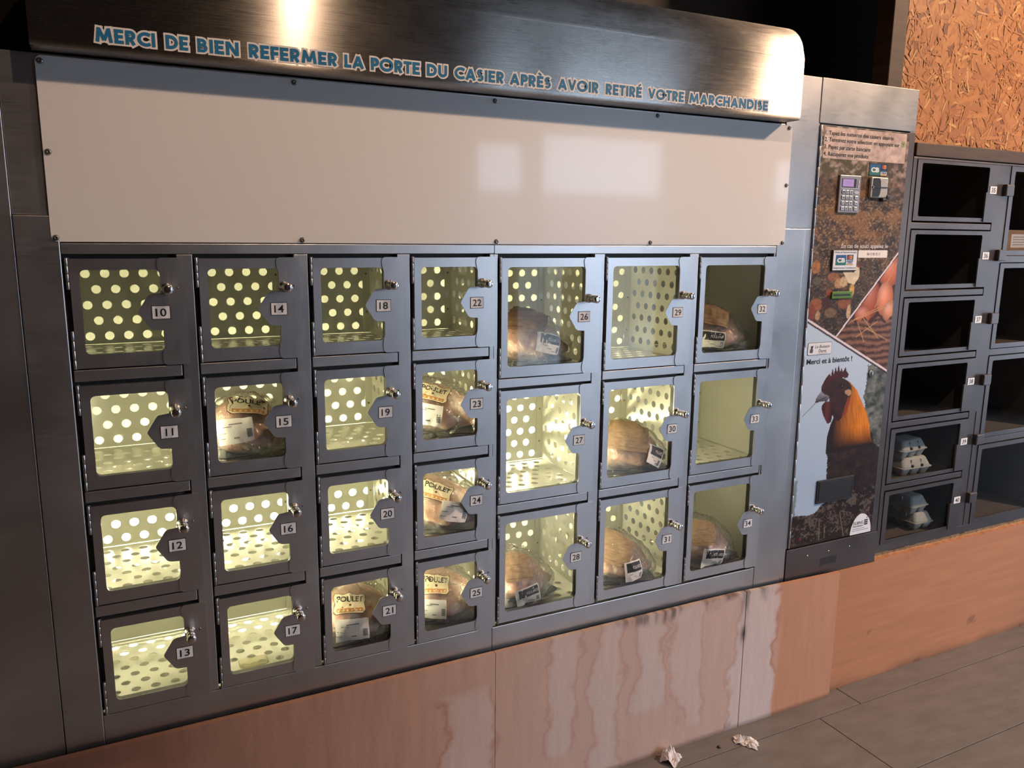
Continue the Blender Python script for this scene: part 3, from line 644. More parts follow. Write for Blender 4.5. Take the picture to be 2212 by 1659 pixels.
def poster_colour(X, Z):
    C = np.zeros(X.shape + (3,))
    n1, n2, n3 = vnoise(X, Z, 40, 60, 1), vnoise(X, Z, 150, 220, 2, 3), vnoise(X, Z, 12, 30, 3)
    def put(mask, col, w=1.):
        col = lin(col) if not isinstance(col, np.ndarray) else col
        C[mask] = C[mask] * (1 - w) + (col if col.ndim == 1 else col[mask]) * w
    mixc = lambda a, b_, t: lin(a) * (1 - t[..., None]) + lin(b_) * t[..., None]
    t = np.clip((n1 * .6 + n2 * .6 - .38) * 2.2, 0, 1)
    C[:] = mixc((44, 34, 28), (120, 92, 66), t)                         # stony yard
    st = np.clip((n3 + .35 * n2 - .62) * 5, 0, 1); put(np.ones(X.shape, bool), mixc((60, 45, 36), (150, 112, 74), n1), .0)
    m = (Z > 1.66) & (Z < 1.92); C[m] = C[m] * (1 - st[m][:, None] * .75) + lin((146, 104, 62)) * (st[m][:, None] * .75)
    sp = (n2 > .66) & (Z < 1.82); put(sp, (168, 140, 104), .7)
    m = Z > 1.885; rk = np.clip((n1 - .42) * 4, 0, 1); cc = mixc((88, 76, 50), (178, 160, 146), rk); fade = np.clip((Z - 1.87) / .03, 0, 1)
    C[:] = C * (1 - fade[..., None]) + cc * fade[..., None]
    m = (X > 2.43) & (Z > 1.80); tt = np.clip((X - 2.43) / .03, 0, 1) * np.clip((Z - 1.80) / .04, 0, 1) * .7
    C[:] = C * (1 - tt[..., None]) + mixc((70, 55, 48), (176, 150, 138), np.clip((n1 - .35) * 2.5, 0, 1)) * tt[..., None]
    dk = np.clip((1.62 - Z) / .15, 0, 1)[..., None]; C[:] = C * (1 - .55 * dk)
    # hens scratching in the yard
    for (hx, hz, rx, rz, c1) in [(2.142, 1.590, .020, .022, (168, 112, 62)), (2.147, 1.548, .026, .022, (52, 34, 26)), (2.150, 1.545, .020, .014, (96, 90, 72)), (2.225, 1.558, .026, .014, (150, 96, 58)), (2.252, 1.536, .020, .018, (182, 140, 98)), (2.275, 1.540, .02, .018, (196, 170, 130)), (2.212, 1.502, .014, .016, (150, 70, 46)), (2.155, 1.466, .030, .022, (158, 92, 56)), (2.204, 1.470, .024, .026, (70, 36, 26)), (2.288, 1.470, .032, .022, (140, 84, 52)), (2.225, 1.437, .028, .016, (120, 96, 72)), (2.318, 1.511, .012, .022, (212, 168, 96)), (2.166, 1.430, .012, .016, (176, 140, 108)), (2.311, 1.438, .010, .024, (206, 176, 140)), (2.135, 1.44, .02, .03, (130, 66, 44))]:
        d = ((X - hx) / rx) ** 2 + ((Z - hz) / rz) ** 2 + (n2 - .5) * 1.3
        put(d < 1, lin(c1) * (.55 + .9 * n2[..., None]), .92)
    put(inpoly(X, Z, WHEN), lin((224, 208, 178)) * (.72 + .5 * n1[..., None])); put(((X - 2.34) / .006) ** 2 + ((Z - 1.592) / .005) ** 2 < 1, (150, 50, 40))
    # basket of eggs
    s2 = lambda x: 1.355 + (x - 2.2621) * (1.6251 - 1.355) / (2.5219 - 2.2621)
    s1 = lambda x: 1.4175 + (x - 2.1206) * (1.2222 - 1.4175) / (2.5246 - 2.1206)
    egg = (X > 2.262) & (Z < s2(X)) & (Z > s1(X))
    put(egg, (70, 34, 24))
    for ex, ez, rx, rz, c1 in [(2.412, 1.48, .05, .07, (176, 84, 48)), (2.50, 1.575, .06, .055, (206, 112, 70)), (2.487, 1.478, .042, .060, (226, 134, 92)), (2.385, 1.425, .042, .030, (198, 104, 66)), (2.515, 1.433, .036, .036, (214, 140, 104))]:
        d2 = ((X - ex) / rx) ** 2 + ((Z - ez) / rz) ** 2; hl = np.exp(-(((X - ex + rx * .25) / rx) ** 2 + ((Z - ez - rz * .4) / rz) ** 2) * 3)
        put(egg & (d2 < 1), lin(c1) * (1.05 - .55 * np.clip(d2, 0, 1))[..., None] + hl[..., None] * .16)
    wv = Z + .0022 * np.sin(X * 34) + (X - 2.4) * .03 + (n1 - .5) * .012; tw = np.abs(((wv / .0235) % 1) - .5) * 2
    bas = egg & (Z < 1.405 + .012 * np.sin(X * 90))
    put(bas, mixc((52, 28, 22), (152, 108, 86), np.clip((1 - tw) * .9 + (n2 - .5) * .5, 0, 1)))
    for (xa, za, xb, zb) in [(2.34, 1.41, 2.53, 1.47), (2.33, 1.405, 2.50, 1.45), (2.44, 1.45, 2.53, 1.60), (2.36, 1.40, 2.40, 1.33), (2.38, 1.42, 2.47, 1.34), (2.40, 1.38, 2.52, 1.33), (2.46, 1.40, 2.36, 1.35)]:
        L2 = (xb - xa) ** 2 + (zb - za) ** 2; pr = np.clip(((X - xa) * (xb - xa) + (Z - za) * (zb - za)) / L2, 0, 1)
        put(egg & (np.hypot(X - xa - pr * (xb - xa), Z - za - pr * (zb - za)) < .0016), (204, 158, 108), .8)
    # sky and rooster
    sky = Z < s1(X)
    put(sky, mixc((168, 190, 216), (190, 210, 232), np.clip((Z - .9) / .4 + .2 * n1, 0, 1)))
    tr = inpoly(X + (n1 - .5) * .03, Z + (n2 - .5) * .02, TREE) & sky; put(tr, mixc((58, 62, 60), (136, 142, 138), np.clip((n1 - .3) * 1.8, 0, 1)))
    gl = sky & (X < 2.1225 + .012 + (n1 - .5) * .015) & (Z < .86); put(gl, (112, 124, 118), .8)
    put(inpoly(X + (n2 - .5) * .012, Z, BODY) & sky, mixc((26, 17, 17), (70, 48, 40), np.clip((n1 * .7 + n2 * .5 - .42) * 1.6, 0, 1)))
    m = inpoly(X, Z, BODY) & (Z < .79) & (Z > .62); put(m & (n1 + n2 > 1.10), (104, 98, 92), .6)
    for (xa, za, xb, zb) in [(2.355, .715, 2.385, .618), (2.255, .70, 2.262, .62), (2.285, .67, 2.287, .625)]:
        L2 = (xb - xa) ** 2 + (zb - za) ** 2; pr = np.clip(((X - xa) * (xb - xa) + (Z - za) * (zb - za)) / L2, 0, 1)
        put(np.hypot(X - xa - pr * (xb - xa), Z - za - pr * (zb - za)) < .0018, (128, 118, 100), .8)
    fe = vnoise(X * 1. + Z * .25, Z, 160, 22, 9, 3)
    hk = inpoly(X, Z, HACK); a = np.clip((X - 2.285) / .13, 0, 1) * np.clip((Z - .955) / .075, 0, 1)
    put(hk, mixc((36, 22, 20), (226, 132, 34), np.clip(a * 1.05 + (fe - .5) * 1.0 * a, 0, 1)))
    put(inpoly(X, Z, HEAD), mixc((38, 22, 23), (74, 42, 37), np.clip(n1 * 1.3 - .25, 0, 1)))
    put(inpoly(X, Z, RED), mixc((96, 34, 26), (196, 92, 54), fe), .8); put(inpoly(X, Z, COMB), mixc((46, 18, 25), (86, 34, 40), n1))
    put(inpoly(X, Z, WATT), mixc((42, 18, 23), (98, 46, 44), np.clip(1 - np.abs(X - 2.248) / .025, 0, 1))); put(inpoly(X, Z, BEAK), mixc((52, 52, 64), (150, 152, 164), np.clip((Z - 1.128) / .04 + (n2 - .5) * .4, 0, 1)))
    put(np.abs(Z - (1.131 + (X - 2.188) * .30)) + np.where((X > 2.195) & (X < 2.24), 0, 9) < .0013, (32, 30, 36)); put(inpoly(X, Z, EAR), mixc((150, 96, 70), (206, 172, 132), n1))
    put(((X - 2.31) / .011) ** 2 + ((Z - 1.177) / .008) ** 2 < 1, (34, 20, 18)); put((X - 2.313) ** 2 + (Z - 1.179) ** 2 < .0016 ** 2, (170, 150, 140))
    for (xa, za, xb, zb) in [(2.187, 1.127, 2.162, 1.108), (2.162, 1.108, 2.133, 1.087)]:
        L2 = (xb - xa) ** 2 + (zb - za) ** 2; pr = np.clip(((X - xa) * (xb - xa) + (Z - za) * (zb - za)) / L2, 0, 1)
        put(np.hypot(X - xa - pr * (xb - xa), Z - za - pr * (zb - za)) < .0011, (70, 74, 80), .9)
    # dividing lines
    d1 = (Z - s1(X)) * .90; put((d1 > -.009) & (d1 < -.003), (52, 26, 34)); put((d1 >= -.003) & (d1 < .0045), (232, 218, 226)); put((d1 >= .0045) & (d1 < .007), (40, 20, 26))
    d2 = (Z - s2(X)) * .69; e2 = (X > 2.262) & (Z > s1(X) + .006); put(e2 & (np.abs(d2) < .0032), (232, 218, 226)); put(e2 & (d2 < -.0032) & (d2 > -.0055), (40, 20, 26))
    return C
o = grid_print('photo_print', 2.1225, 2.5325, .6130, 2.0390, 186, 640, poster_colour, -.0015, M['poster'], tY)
o['label'] = 'printed photo film of hens, eggs and a rooster'
# instruction card
def card_colour(X, Z):
    a = vnoise(X, Z, 55, 70, 21); return lin((150, 128, 122)) * (1 - a[..., None]) + lin((232, 208, 198)) * a[..., None] * 1.1
o = grid_print('instruction_card', 2.1315, 2.5180, 1.9378, 2.0350, 120, 32, card_colour, -.0024, M['poster'], tY)
m_ = MB()
for s_, x0, x1, z in (('1. Tapez les num\u00e9ros des casiers d\u00e9sir\u00e9s', 2.1345, 2.4530, 2.0110), ('2. Terminez votre s\u00e9lection en appuyant sur', 2.1340, 2.4850, 1.9905), ('3. Payez par carte bancaire', 2.1335, 2.3464, 1.9680), ('4. R\u00e9cup\u00e9rez vos produits', 2.1330, 2.3396, 1.9462)):
    text_fit(m_, s_, x0, x1, z, .0125, -.0030, M['black'], .012)
o2 = pw(m_, 'instruction_text', tY)
m_ = MB(); M['leaf'] = mat('green_key_print', (.30, .36, .12), .5)
sheet(m_, rrect(2.4945, 2.5115, 1.991, 2.0105, .003, 3), [], .0006, M['leaf'], lambda a, b_, t: (a, -.0031 + t, b_)); text_fit(m_, 'V', 2.499, 2.507, 1.9965, .009, -.0034, M['black'], .01); pw(m_, 'key_symbol', tY)
# payment marks above the reader
M['cb_blue'] = mat('card_blue_print', (.02, .11, .26), .4); M['cb_green'] = mat('card_green_print', (.02, .17, .16), .4); M['mc_red'] = mat('card_red_print', (.50, .06, .04), .4)
M['navy'] = mat('navy_print', (.02, .03, .12), .4); M['gold'] = mat('gold_print', (.55, .33, .08), .4); M['sticker'] = mat('white_sticker', (.78, .80, .86), .35)
def cb_mark(mb, x0, x1, z0, z1, y):
    zm = (z0 + z1) / 2
    mb.poly_xz([(x0, zm), (x1, zm), (x1, z1), (x0, z1)], y, M['cb_blue']); mb.poly_xz([(x0, z0), (x1, z0), (x1, zm), (x0, zm)], y, M['cb_green'])
    w, h = x1 - x0, z1 - z0
    text_fit(mb, 'CB', x0 + w * .12, x1 - w * .12, z0 + h * .28, h * .42, y - .0004, M['white_print'], .05)
def mc_mark(mb, x0, x1, z0, z1, y):
    mb.poly_xz([(x0, z0), (x1, z0), (x1, z1), (x0, z1)], y, M['navy']); zc, r = (z0 + z1) / 2, (z1 - z0) * .40; xc = (x0 + x1) / 2
    mb.poly_xz(circle(xc - r * .55, zc, r, 18), y - .0003, M['mc_red']); mb.poly_xz(circle(xc + r * .55, zc, r, 18), y - .0005, M['gold'])
    mb.poly_xz([(x0 + .002, zc - r * .18), (x1 - .002, zc - r * .18), (x1 - .002, zc + r * .18), (x0 + .002, zc + r * .18)], y - .0007, M['mc_red'])
def visa_mark(mb, x0, x1, z0, z1, y):
    h = z1 - z0
    mb.poly_xz([(x0, z0), (x1, z0), (x1, z1), (x0, z1)], y, M['sticker']); mb.poly_xz([(x0, z1 - h * .25), (x1, z1 - h * .25), (x1, z1), (x0, z1)], y - .0003, M['cb_blue']); mb.poly_xz([(x0, z0), (x1, z0), (x1, z0 + h * .22), (x0, z0 + h * .22)], y - .0003, M['gold'])
    text_fit(mb, 'VISA', x0 + .003, x1 - .003, z0 + h * .32, h * .36, y - .0004, M['navy'], .03, shear=.2)
m_ = MB(); m_.box(2.3490, 2.4365, -.0030, -.0020, 1.8920, 1.9325, M['dark_plastic']); cb_mark(m_, 2.3508, 2.4020, 1.8945, 1.9300, -.0032); mc_mark(m_, 2.4045, 2.4345, 1.9135, 1.9305, -.0032); visa_mark(m_, 2.4045, 2.4345, 1.8935, 1.9105, -.0032); pw(m_, 'card_sign', tY)
# keypad terminal
M['keypad'] = mat('keypad_grey_metal', (.33, .31, .33), .4, .6); M['key'] = mat('key_caps', (.62, .63, .66), .35, .5); M['lcd'] = mat('lcd_screen', (.35, .24, .52), .2, emis=(.50, .36, .78), es=.28)
m_ = MB(); m_.box(2.2112, 2.3085, -.0090, -.0016, 1.7675, 1.8890, M['keypad'], .0025); kp = pw(m_, 'keypad_unit', tY)
def sub(mb, name, parent): return mb.build(name, parent)
m_ = MB(); m_.box(2.2210, 2.2860, -.0096, -.0088, 1.8495, 1.8775, M['dark_plastic']); m_.box(2.2235, 2.2745, -.0100, -.0094, 1.8520, 1.8760, M['lcd']); m_.box(2.236, 2.262, -.0102, -.0099, 1.8660, 1.8668, M['keypad']); m_.box(2.238, 2.258, -.0102, -.0099, 1.8600, 1.8608, M['keypad']); sub(m_, 'screen', kp)
m_ = MB(); m_.box(2.2160, 2.3000, -.0105, -.0088, 1.8450, 1.8475, M['key']); sub(m_, 'trim_bar', kp)
for z in (1.868, 1.855):
    m_ = MB(); m_.box(2.2955, 2.2985, -.0105, -.0088, z - .005, z + .005, M['white_print']); sub(m_, 'indicator', kp)
KEYS = [['1', '2', '3'], ['4', '5', '6'], ['7', '8', '9'], ['*', '0', '#']]
for r_, row in enumerate(KEYS):
    z = 1.8348 - r_ * .0177
    for c_, ch in enumerate(row):
        x = 2.2296 + c_ * .01755; m_ = MB(); m_.box(x - .0068, x + .0068, -.0118, -.0088, z - .0062, z + .0062, M['key'], .0012); text_fit(m_, ch, x - .003, x + .003, z - .004, .0085 if ch != '*' else .006, -.0121, M['black'], .02); sub(m_, 'key', kp)
    if r_: 
        m_ = MB(); m_.box(2.2835, 2.2970, -.0118, -.0088, z - .0058, z + .0062, M['key'], .0012); m_.box(2.2868, 2.2938, -.0121, -.0117, z - .0010, z + .0012, M['black']); sub(m_, 'key', kp)
m_ = MB(); m_.poly_xz([(2.2906 + .0125 * math.cos(a * PI / 12), 1.8342 + .0052 * math.sin(a * PI / 12)) for a in range(24)], -.0105, M['key'], .0016); sub(m_, 'oval_badge', kp)
# card reader
M['reader'] = mat('reader_cream_grey', (.48, .46, .42), .4, .3)
m_ = MB(); m_.box(2.3530, 2.4340, -.0140, -.0016, 1.8200, 1.8880, M['reader'], .004); cr_ = pw(m_, 'card_reader', tY)
m_ = MB(); sheet(m_, [(2.3605, 1.8235), (2.3900, 1.8235), (2.3960, 1.832), (2.3985, 1.850), (2.3960, 1.874), (2.3900, 1.8845), (2.3625, 1.8845), (2.3605, 1.880)], [], .001, M['dark_plastic'], lambda a, b_, t: (a, -.0150 + t, b_)); sub(m_, 'finger_recess', cr_)
m_ = MB(); m_.box(2.3560, 2.4290, -.0162, -.0140, 1.8525, 1.8560, M['black']); m_.box(2.3590, 2.3625, -.0175, -.0140, 1.8490, 1.8585, M['chrome'], .0008); sub(m_, 'card_slot', cr_)
m_ = MB(); m_.box(2.4150, 2.4290, -.0148, -.0140, 1.8725, 1.8740, M['white_print']); sub(m_, 'marking', cr_)
m_ = MB(); m_.box(2.4300, 2.4450, -.0180, -.0016, 1.8160, 1.8300, M['dark_plastic'], .003); m_.box(2.4120, 2.4350, -.0160, -.0016, 1.8090, 1.8195, M['dark_plastic'], .003); pw(m_, 'lock_bracket', tY)
# help line, phone label, sticker, ticket slot
m_ = MB(); text_fit(m_, 'En cas de souci appelez le', 2.2505, 2.4745, 1.6535, .0135, -.0022, M['white_print'], .006); pw(m_, 'help_text', tY)
m_ = MB(); sheet(m_, rrect(2.3322, 2.4755, 1.6205, 1.6460, .004, 3), [], .0008, M['outline_print'], lambda a, b_, t: (a, -.0028 + t, b_)); text_fit(m_, '06 12 05 52 11', 2.3750, 2.4380, 1.6290, .0085, -.0031, M['black'], .0); pw(m_, 'phone_label', tY)
m_ = MB(); m_.box(2.2075, 2.3240, -.0070, -.0016, 1.5770, 1.6470, M['dark_plastic'], .001); m_.box(2.2110, 2.3215, -.0078, -.0068, 1.5800, 1.6450, M['sticker'])
cb_mark(m_, 2.2220, 2.2710, 1.5965, 1.6305, -.0082); mc_mark(m_, 2.2740, 2.3040, 1.6140, 1.6310, -.0082); visa_mark(m_, 2.2740, 2.3040, 1.5970, 1.6120, -.0082)
text_fit(m_, 'Modes de Paiement Accept\u00e9', 2.2160, 2.3165, 1.6365, .0060, -.0082, M['black'], .0); text_fit(m_, 'Uniquement par Carte Bancaire', 2.2135, 2.3190, 1.5850, .0060, -.0082, M['cb_blue'], .0); pw(m_, 'payment_sticker', tY)
M['slot_green'] = mat('green_slot_plastic', (.10, .22, .03), .35)
m_ = MB(); m_.box(2.2198, 2.3160, -.0075, -.0016, 1.4848, 1.5085, M['slot_green'], .002); m_.box(2.2260, 2.3050, -.0080, -.0070, 1.4935, 1.5000, M['black']); pw(m_, 'ticket_slot', tY)
# logo, thanks, lock, flap, maker's sticker
m_ = MB(); sheet(m_, rrect(2.1322, 2.2436, 1.2965, 1.3390, .006, 4), [], .0006, M['dark_plastic'], lambda a, b_, t: (a, -.0024 + t, b_)); sheet(m_, rrect(2.1335, 2.2423, 1.2978, 1.3377, .005, 4), [], .0006, M['sticker'], lambda a, b_, t: (a, -.0028 + t, b_))
text_fit(m_, 'Le Buisson', 2.1660, 2.2330, 1.3200, .0105, -.0032, M['black'], .0, shear=.15); text_fit(m_, 'Duret', 2.1830, 2.2200, 1.3050, .0105, -.0032, M['black'], .0, shear=.15)
m_.poly_xz([(2.178, 1.2995), (2.200, 1.3010), (2.225, 1.3022), (2.225, 1.3030), (2.200, 1.3019), (2.178, 1.3002)], -.0032, M['black'])
m_.poly_xz([(2.1420, 1.3055), (2.1535, 1.3040), (2.1570, 1.3110), (2.1545, 1.3190), (2.1445, 1.3190), (2.1415, 1.3120)], -.0032, M['screw']); m_.poly_xz(circle(2.1505, 1.3225, .0042, 12), -.0033, M['black']); m_.poly_xz([(2.1440, 1.3240), (2.1570, 1.3250), (2.1560, 1.3285), (2.1455, 1.3275)], -.0034, M['black']); pw(m_, 'logo_sticker', tY)
m_ = MB(); text_fit(m_, 'Merci et \u00e0 bient\u00f4t !', 2.1325, 2.3490, 1.2662, .0175, -.0022, M['black'], .018); pw(m_, 'thanks_text', tY)
m_ = MB(); m_.lathe([(.0125, 0), (.0125, .004), (.0095, .006), (.009, .0062)], (2.4466, -.0015, 1.2148), (0, -1, 0), M['screw'], 20); m_.box(2.4452, 2.4480, -.0082, -.0076, 1.2090, 1.2205, M['black']); pw(m_, 'door_lock', tY)
m_ = MB(); m_.box(2.2262, 2.4060, -.0080, -.0016, .7615, .8475, M['dark_plastic'], .003); fl_ = pw(m_, 'return_flap', tY)
m_ = MB(); m_.box(2.2335, 2.3985, -.0092, -.0079, .7720, .8415, M['black'], .0015); sub(m_, 'flap_door', fl_)
M['grey_line'] = mat('small_print', (.2, .2, .21), .5)
m_ = MB(); cx, r_ = 2.4725, .0545
m_.poly_xz([(cx + r_ * math.cos(a * PI / 20), .6128 + .077 * math.sin(a * PI / 20)) for a in range(21)], -.0026, M['sticker'], .0008)
text_fit(m_, 'FILBING', 2.4305, 2.4830, .6500, .0115, -.0030, M['black'], .0); text_fit(m_, 'Distribution', 2.4300, 2.4830, .6405, .0075, -.0030, M['black'], .0)
m_.box(2.428, 2.492, -.0031, -.0029, .6335, .6345, M['black']); m_.box(2.428, 2.512, -.0031, -.0029, .6265, .6280, M['grey_line'])
for r2 in range(3):
    for c2 in range(3): m_.box(2.4885 + c2 * .0062, 2.4935 + c2 * .0062, -.0031, -.0029, .644 + r2 * .0075, .6498 + r2 * .0075, M['black'])
m_.poly_xz([(2.4970, .6680), (2.5010, .6690), (2.5060, .6770), (2.5000, .6740)], -.0031, M['black']); pw(m_, 'maker_sticker', tY)
m_ = MB(); M['red_mark'] = mat('red_print', (.35, .03, .04), .5); text_fit(m_, 'N', 2.1620, 2.1720, .6335, .012, -.0022, M['red_mark'], .0); pw(m_, 'red_mark', tY)

# ------------------------------------------------------------------ egg cabinet
tE = thing('egg_locker_cabinet', 'dim grey locker cabinet with clear doors numbered 35 to 40', 'locker', (3.06, .23, .52))
EZ, EP, EW, EH = 1.957, .2405, .372, .1815
strip(tE, 'left_post', 2.5680, 2.5868, .000, .03, .520, 1.9640, 'egg_steel'); strip(tE, 'kick_plate', 2.5680, 4.40, .001, .03, .5150, .5480, 'egg_steel')
strip(tE, 'top_strip', 2.5680, 4.40, .001, .03, 1.9580, 1.9650, 'egg_steel')
m_ = MB()
m_.box(2.57, 4.40, .455, .46, .50, 1.965, M['egg_inner']); m_.box(2.57, 4.40, .03, .455, 1.960, 1.965, M['egg_inner']); m_.box(2.57, 4.40, .03, .455, .50, .505, M['egg_inner'])
m_.box(2.570, 2.576, .03, .455, .505, 1.96, M['egg_inner']); m_.box(3.060, 3.066, .03, .455, .505, 1.96, M['egg_inner']); m_.box(3.61, 3.616, .03, .455, .505, 1.96, M['egg_inner']); pw(m_, 'casing', tE)
strip(tE, 'centre_post', 3.0330, 3.1120, .000, .03, .549, 1.9570, 'egg_steel'); strip(tE, 'post_edge', 3.0760, 3.0775, -.0015, .0005, .549, 1.02, 'egg_steel', 0); strip(tE, 'right_post', 3.60, 3.66, .000, .03, .549, 1.9570, 'egg_steel')
def egg_door(x, ztop, w, h, fw, num, latch=True):
    m2 = MB(); z0 = ztop - h
    outl = [(0, -h), (w, -h), (w, 0), (0, 0)]; wr = fw[1]
    sheet(m2, outl, [rrect(fw[0], w - wr, -h + fw[3], -fw[2], .006, 3)], .002, M['egg_steel'], lambda a, b_, t: (a, t, b_))
    for q in ((0, .002, -h, 0), (w - .002, w, -h, 0), (0, w, -h, -h + .002), (0, w, -.002, 0)): m2.box(q[0], q[1], .002, .02, q[2], q[3], M['egg_steel'])
    for q in ((fw[0] - .002, fw[0], -h + fw[3], -fw[2]), (w - wr, w - wr + .002, -h + fw[3], -fw[2])): m2.box(q[0], q[1], .002, .014, q[2], q[3], M['dark_plastic'])
    d = plink('door', m2.mesh('door'), tE, (x, -.002, ztop))
    m2 = MB(); m2.box(fw[0] - .004, w - wr + .004, .004, .007, -h + fw[3] - .004, -fw[2] + .004, M['egg_glass']); m2.build('glass_pane', d)
    if num:
        d['label'] = 'grey framed clear door numbered %d' % num
        cx, cz = w - .0165, -.0905
        m2 = MB(); m2.box(cx - .0195, cx + .0195, -.0012, 0, cz - .0135, cz + .0135, M['num_plate'], .0005); text_fit(m2, str(num), cx - .0115, cx + .0115, cz - .008, .016, -.0016, M['black'], .012); m2.build('number_plate', d)
        m2 = MB(); m2.box(w - .060, w - .0435, -.004, .003, -h + .002, -.100, M['egg_steel'], .001); m2.build('grip_strip', d)
        m2 = MB(); m2.box(.490, .5330, -.0140, .0015, -.110, -.068, M['egg_steel'], .003); m2.box(.488, .491, -.012, .002, -.110, -.068, M['egg_steel']); m2.build('latch', d)
    return d
for k in range(6):
    zt = EZ - k * EP
    egg_door(2.5890, zt, .4440, .2080, (.0240, .0480, .0110 if k == 0 else .0145, .0150), 35 + k)
    if k < 5: strip(tE, 'rail', 2.5850, 3.0290, .000, .026, zt - .2360, zt - .2145, 'egg_steel')
    m_ = MB(); m_.box(2.576, 3.060, .026, .45, zt - .2250, zt - .2215, M['egg_inner']); pw(m_, 'shelf', tE)
for k in range(4):
    zt = EZ - k * .3600
    egg_door(3.1145, zt, .4840, .3290, (.0240, .0480, .0180, .0180), None)
    if k < 3: strip(tE, 'rail', 3.1130, 3.60, .001, .026, zt - .3570, zt - .3320, 'egg_steel')
    m_ = MB(); m_.box(3.066, 3.61, .026, .45, zt - .3340, zt - .3310, M['egg_inner']); pw(m_, 'shelf', tE)

# ------------------------------------------------------------------ plywood base boards, OSB, timber
def ply_colour(X, Z):
    n1, n2, n3 = vnoise(X + 3, Z, 4, 2.2, 31), vnoise(X + 3, Z, 60, 6, 32, 4), vnoise(X + 3, Z, 9, 9, 33)
    lf = np.clip((X - .05) / .9, 0, 1)  # left end darkened in the colour, following the lamp's falloff
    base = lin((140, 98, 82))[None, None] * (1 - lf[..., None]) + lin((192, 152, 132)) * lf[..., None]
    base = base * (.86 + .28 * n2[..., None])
    wob = (n3 - .5) * .12 + (n1 - .5) * .05
    C = base.copy()
    pale = lin((208, 194, 192)); rust = lin((156, 96, 68)); mold = lin((38, 30, 26))
    def wash(x0, x1, z0, z1, amt=.85, edge=.02):
        Xw = X + wob; a = np.clip((Xw - x0) / edge, 0, 1) * np.clip((x1 - Xw) / edge, 0, 1); zz = np.clip((Z - z0) / .03, 0, 1) * np.clip((z1 - Z) / .03, 0, 1)
        m = a * zz * amt * (.75 + .5 * (n2 - .5)); C[:] = C * (1 - m[..., None]) + pale * m[..., None]
        rim = np.exp(-((Xw - x0) / .006) ** 2) * zz * .5 + np.exp(-((Xw - x1) / .006) ** 2) * zz * .5
        C[:] = C * (1 - rim[..., None]) + rust * rim[..., None]
    wash(.80, .96, -.1, .42, .55); wash(1.13, 1.24, .10, .60, .6); wash(1.30, 1.42, .0, .60, .62); wash(1.48, 1.60, .16, .60, .7); wash(1.62, 1.74, .05, .60, .5); wash(1.86, 2.07, -.1, .60, .95, .015)
    fade = np.clip((X - .7) / .5, 0, 1) * np.clip((2.05 - X) / .1, 0, 1) * .35; C[:] = C * (1 - fade[..., None]) + pale * fade[..., None]
    clean = np.clip((X - 2.06 - wob * .4) / .02, 0, 1); C[:] = C * (1 - clean[..., None]) + lin((190, 138, 108)) * (.92 + .16 * n2[..., None]) * clean[..., None]
    mk = np.exp(-((X - 1.908) / .022) ** 2) * np.clip((Z - .30 + (n3 - .5) * .1) / .14, 0, 1) * .7 * np.clip((n2 - .3) * 2.5, 0, 1)
    mk = np.maximum(mk, np.exp(-((X - 1.905) / .012) ** 2) * np.exp(-((Z - .355) / .03) ** 2) * .9)
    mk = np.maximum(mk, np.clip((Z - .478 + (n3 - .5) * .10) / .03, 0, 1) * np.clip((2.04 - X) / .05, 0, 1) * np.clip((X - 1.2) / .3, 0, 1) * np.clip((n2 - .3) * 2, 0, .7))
    mk = np.maximum(mk, np.exp(-((X - 1.86) / .03) ** 2) * np.clip((.05 - Z) / .05, 0, 1) * .6 * (n2 > .5))
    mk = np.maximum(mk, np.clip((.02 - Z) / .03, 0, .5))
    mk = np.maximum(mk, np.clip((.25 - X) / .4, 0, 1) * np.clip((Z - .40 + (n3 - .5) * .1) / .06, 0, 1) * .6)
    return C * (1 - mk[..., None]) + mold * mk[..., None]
def top_a(X): return np.where(X < 1.85, .507, .507 - (X - 1.85) * .030)
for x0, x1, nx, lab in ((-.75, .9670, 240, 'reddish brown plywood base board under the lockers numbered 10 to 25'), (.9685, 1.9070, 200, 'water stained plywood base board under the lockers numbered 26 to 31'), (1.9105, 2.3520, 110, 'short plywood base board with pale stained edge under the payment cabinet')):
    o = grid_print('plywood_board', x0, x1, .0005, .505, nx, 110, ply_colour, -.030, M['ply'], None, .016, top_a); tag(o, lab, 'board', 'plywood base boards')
def ply2(X, Z):
    n2, n3 = vnoise(X, Z, 5, 60, 42, 4), vnoise(X, Z, 9, 9, 43)
    C = lin((178, 122, 88)) * (.86 + .28 * n2[..., None]); d = np.clip((.035 + (n3 - .5) * .05 - Z) / .04, 0, 1) * .45; C = C * (1 - d[..., None]) + lin((70, 48, 36)) * d[..., None]
    s_ = (n3 > .78) * (Z < .2) * .4; return C * (1 - s_[..., None]) + lin((80, 50, 36)) * s_[..., None]
o = grid_print('plywood_board', 2.3300, 4.60, .0005, .494, 220, 60, ply2, -.0045, M['ply'], None, .016, lambda X: np.where(X < 2.566, .4845, .492 + .0022 * np.sin(X * 43) + .0015 * np.sin(X * 131))); tag(o, 'clean orange plywood base board under the egg locker cabinet', 'board', 'plywood base boards')
m_ = MB()
for k in range(60):
    xa = 2.57 + k * .03; hh = .012 + .009 * random.random(); m_.box(xa, xa + .031, .0125, .022 + .004 * random.random(), .4935 - .02, .4935 + hh, M['osb_edge'] if 'osb_edge' in M else M.setdefault('osb_edge', nmat('raw_board_edge', (.34, .17, .06), (.62, .36, .16), 60.)))
tag(m_.build('board_edge'), 'rough torn board edge packed under the egg locker cabinet', 'board edge')
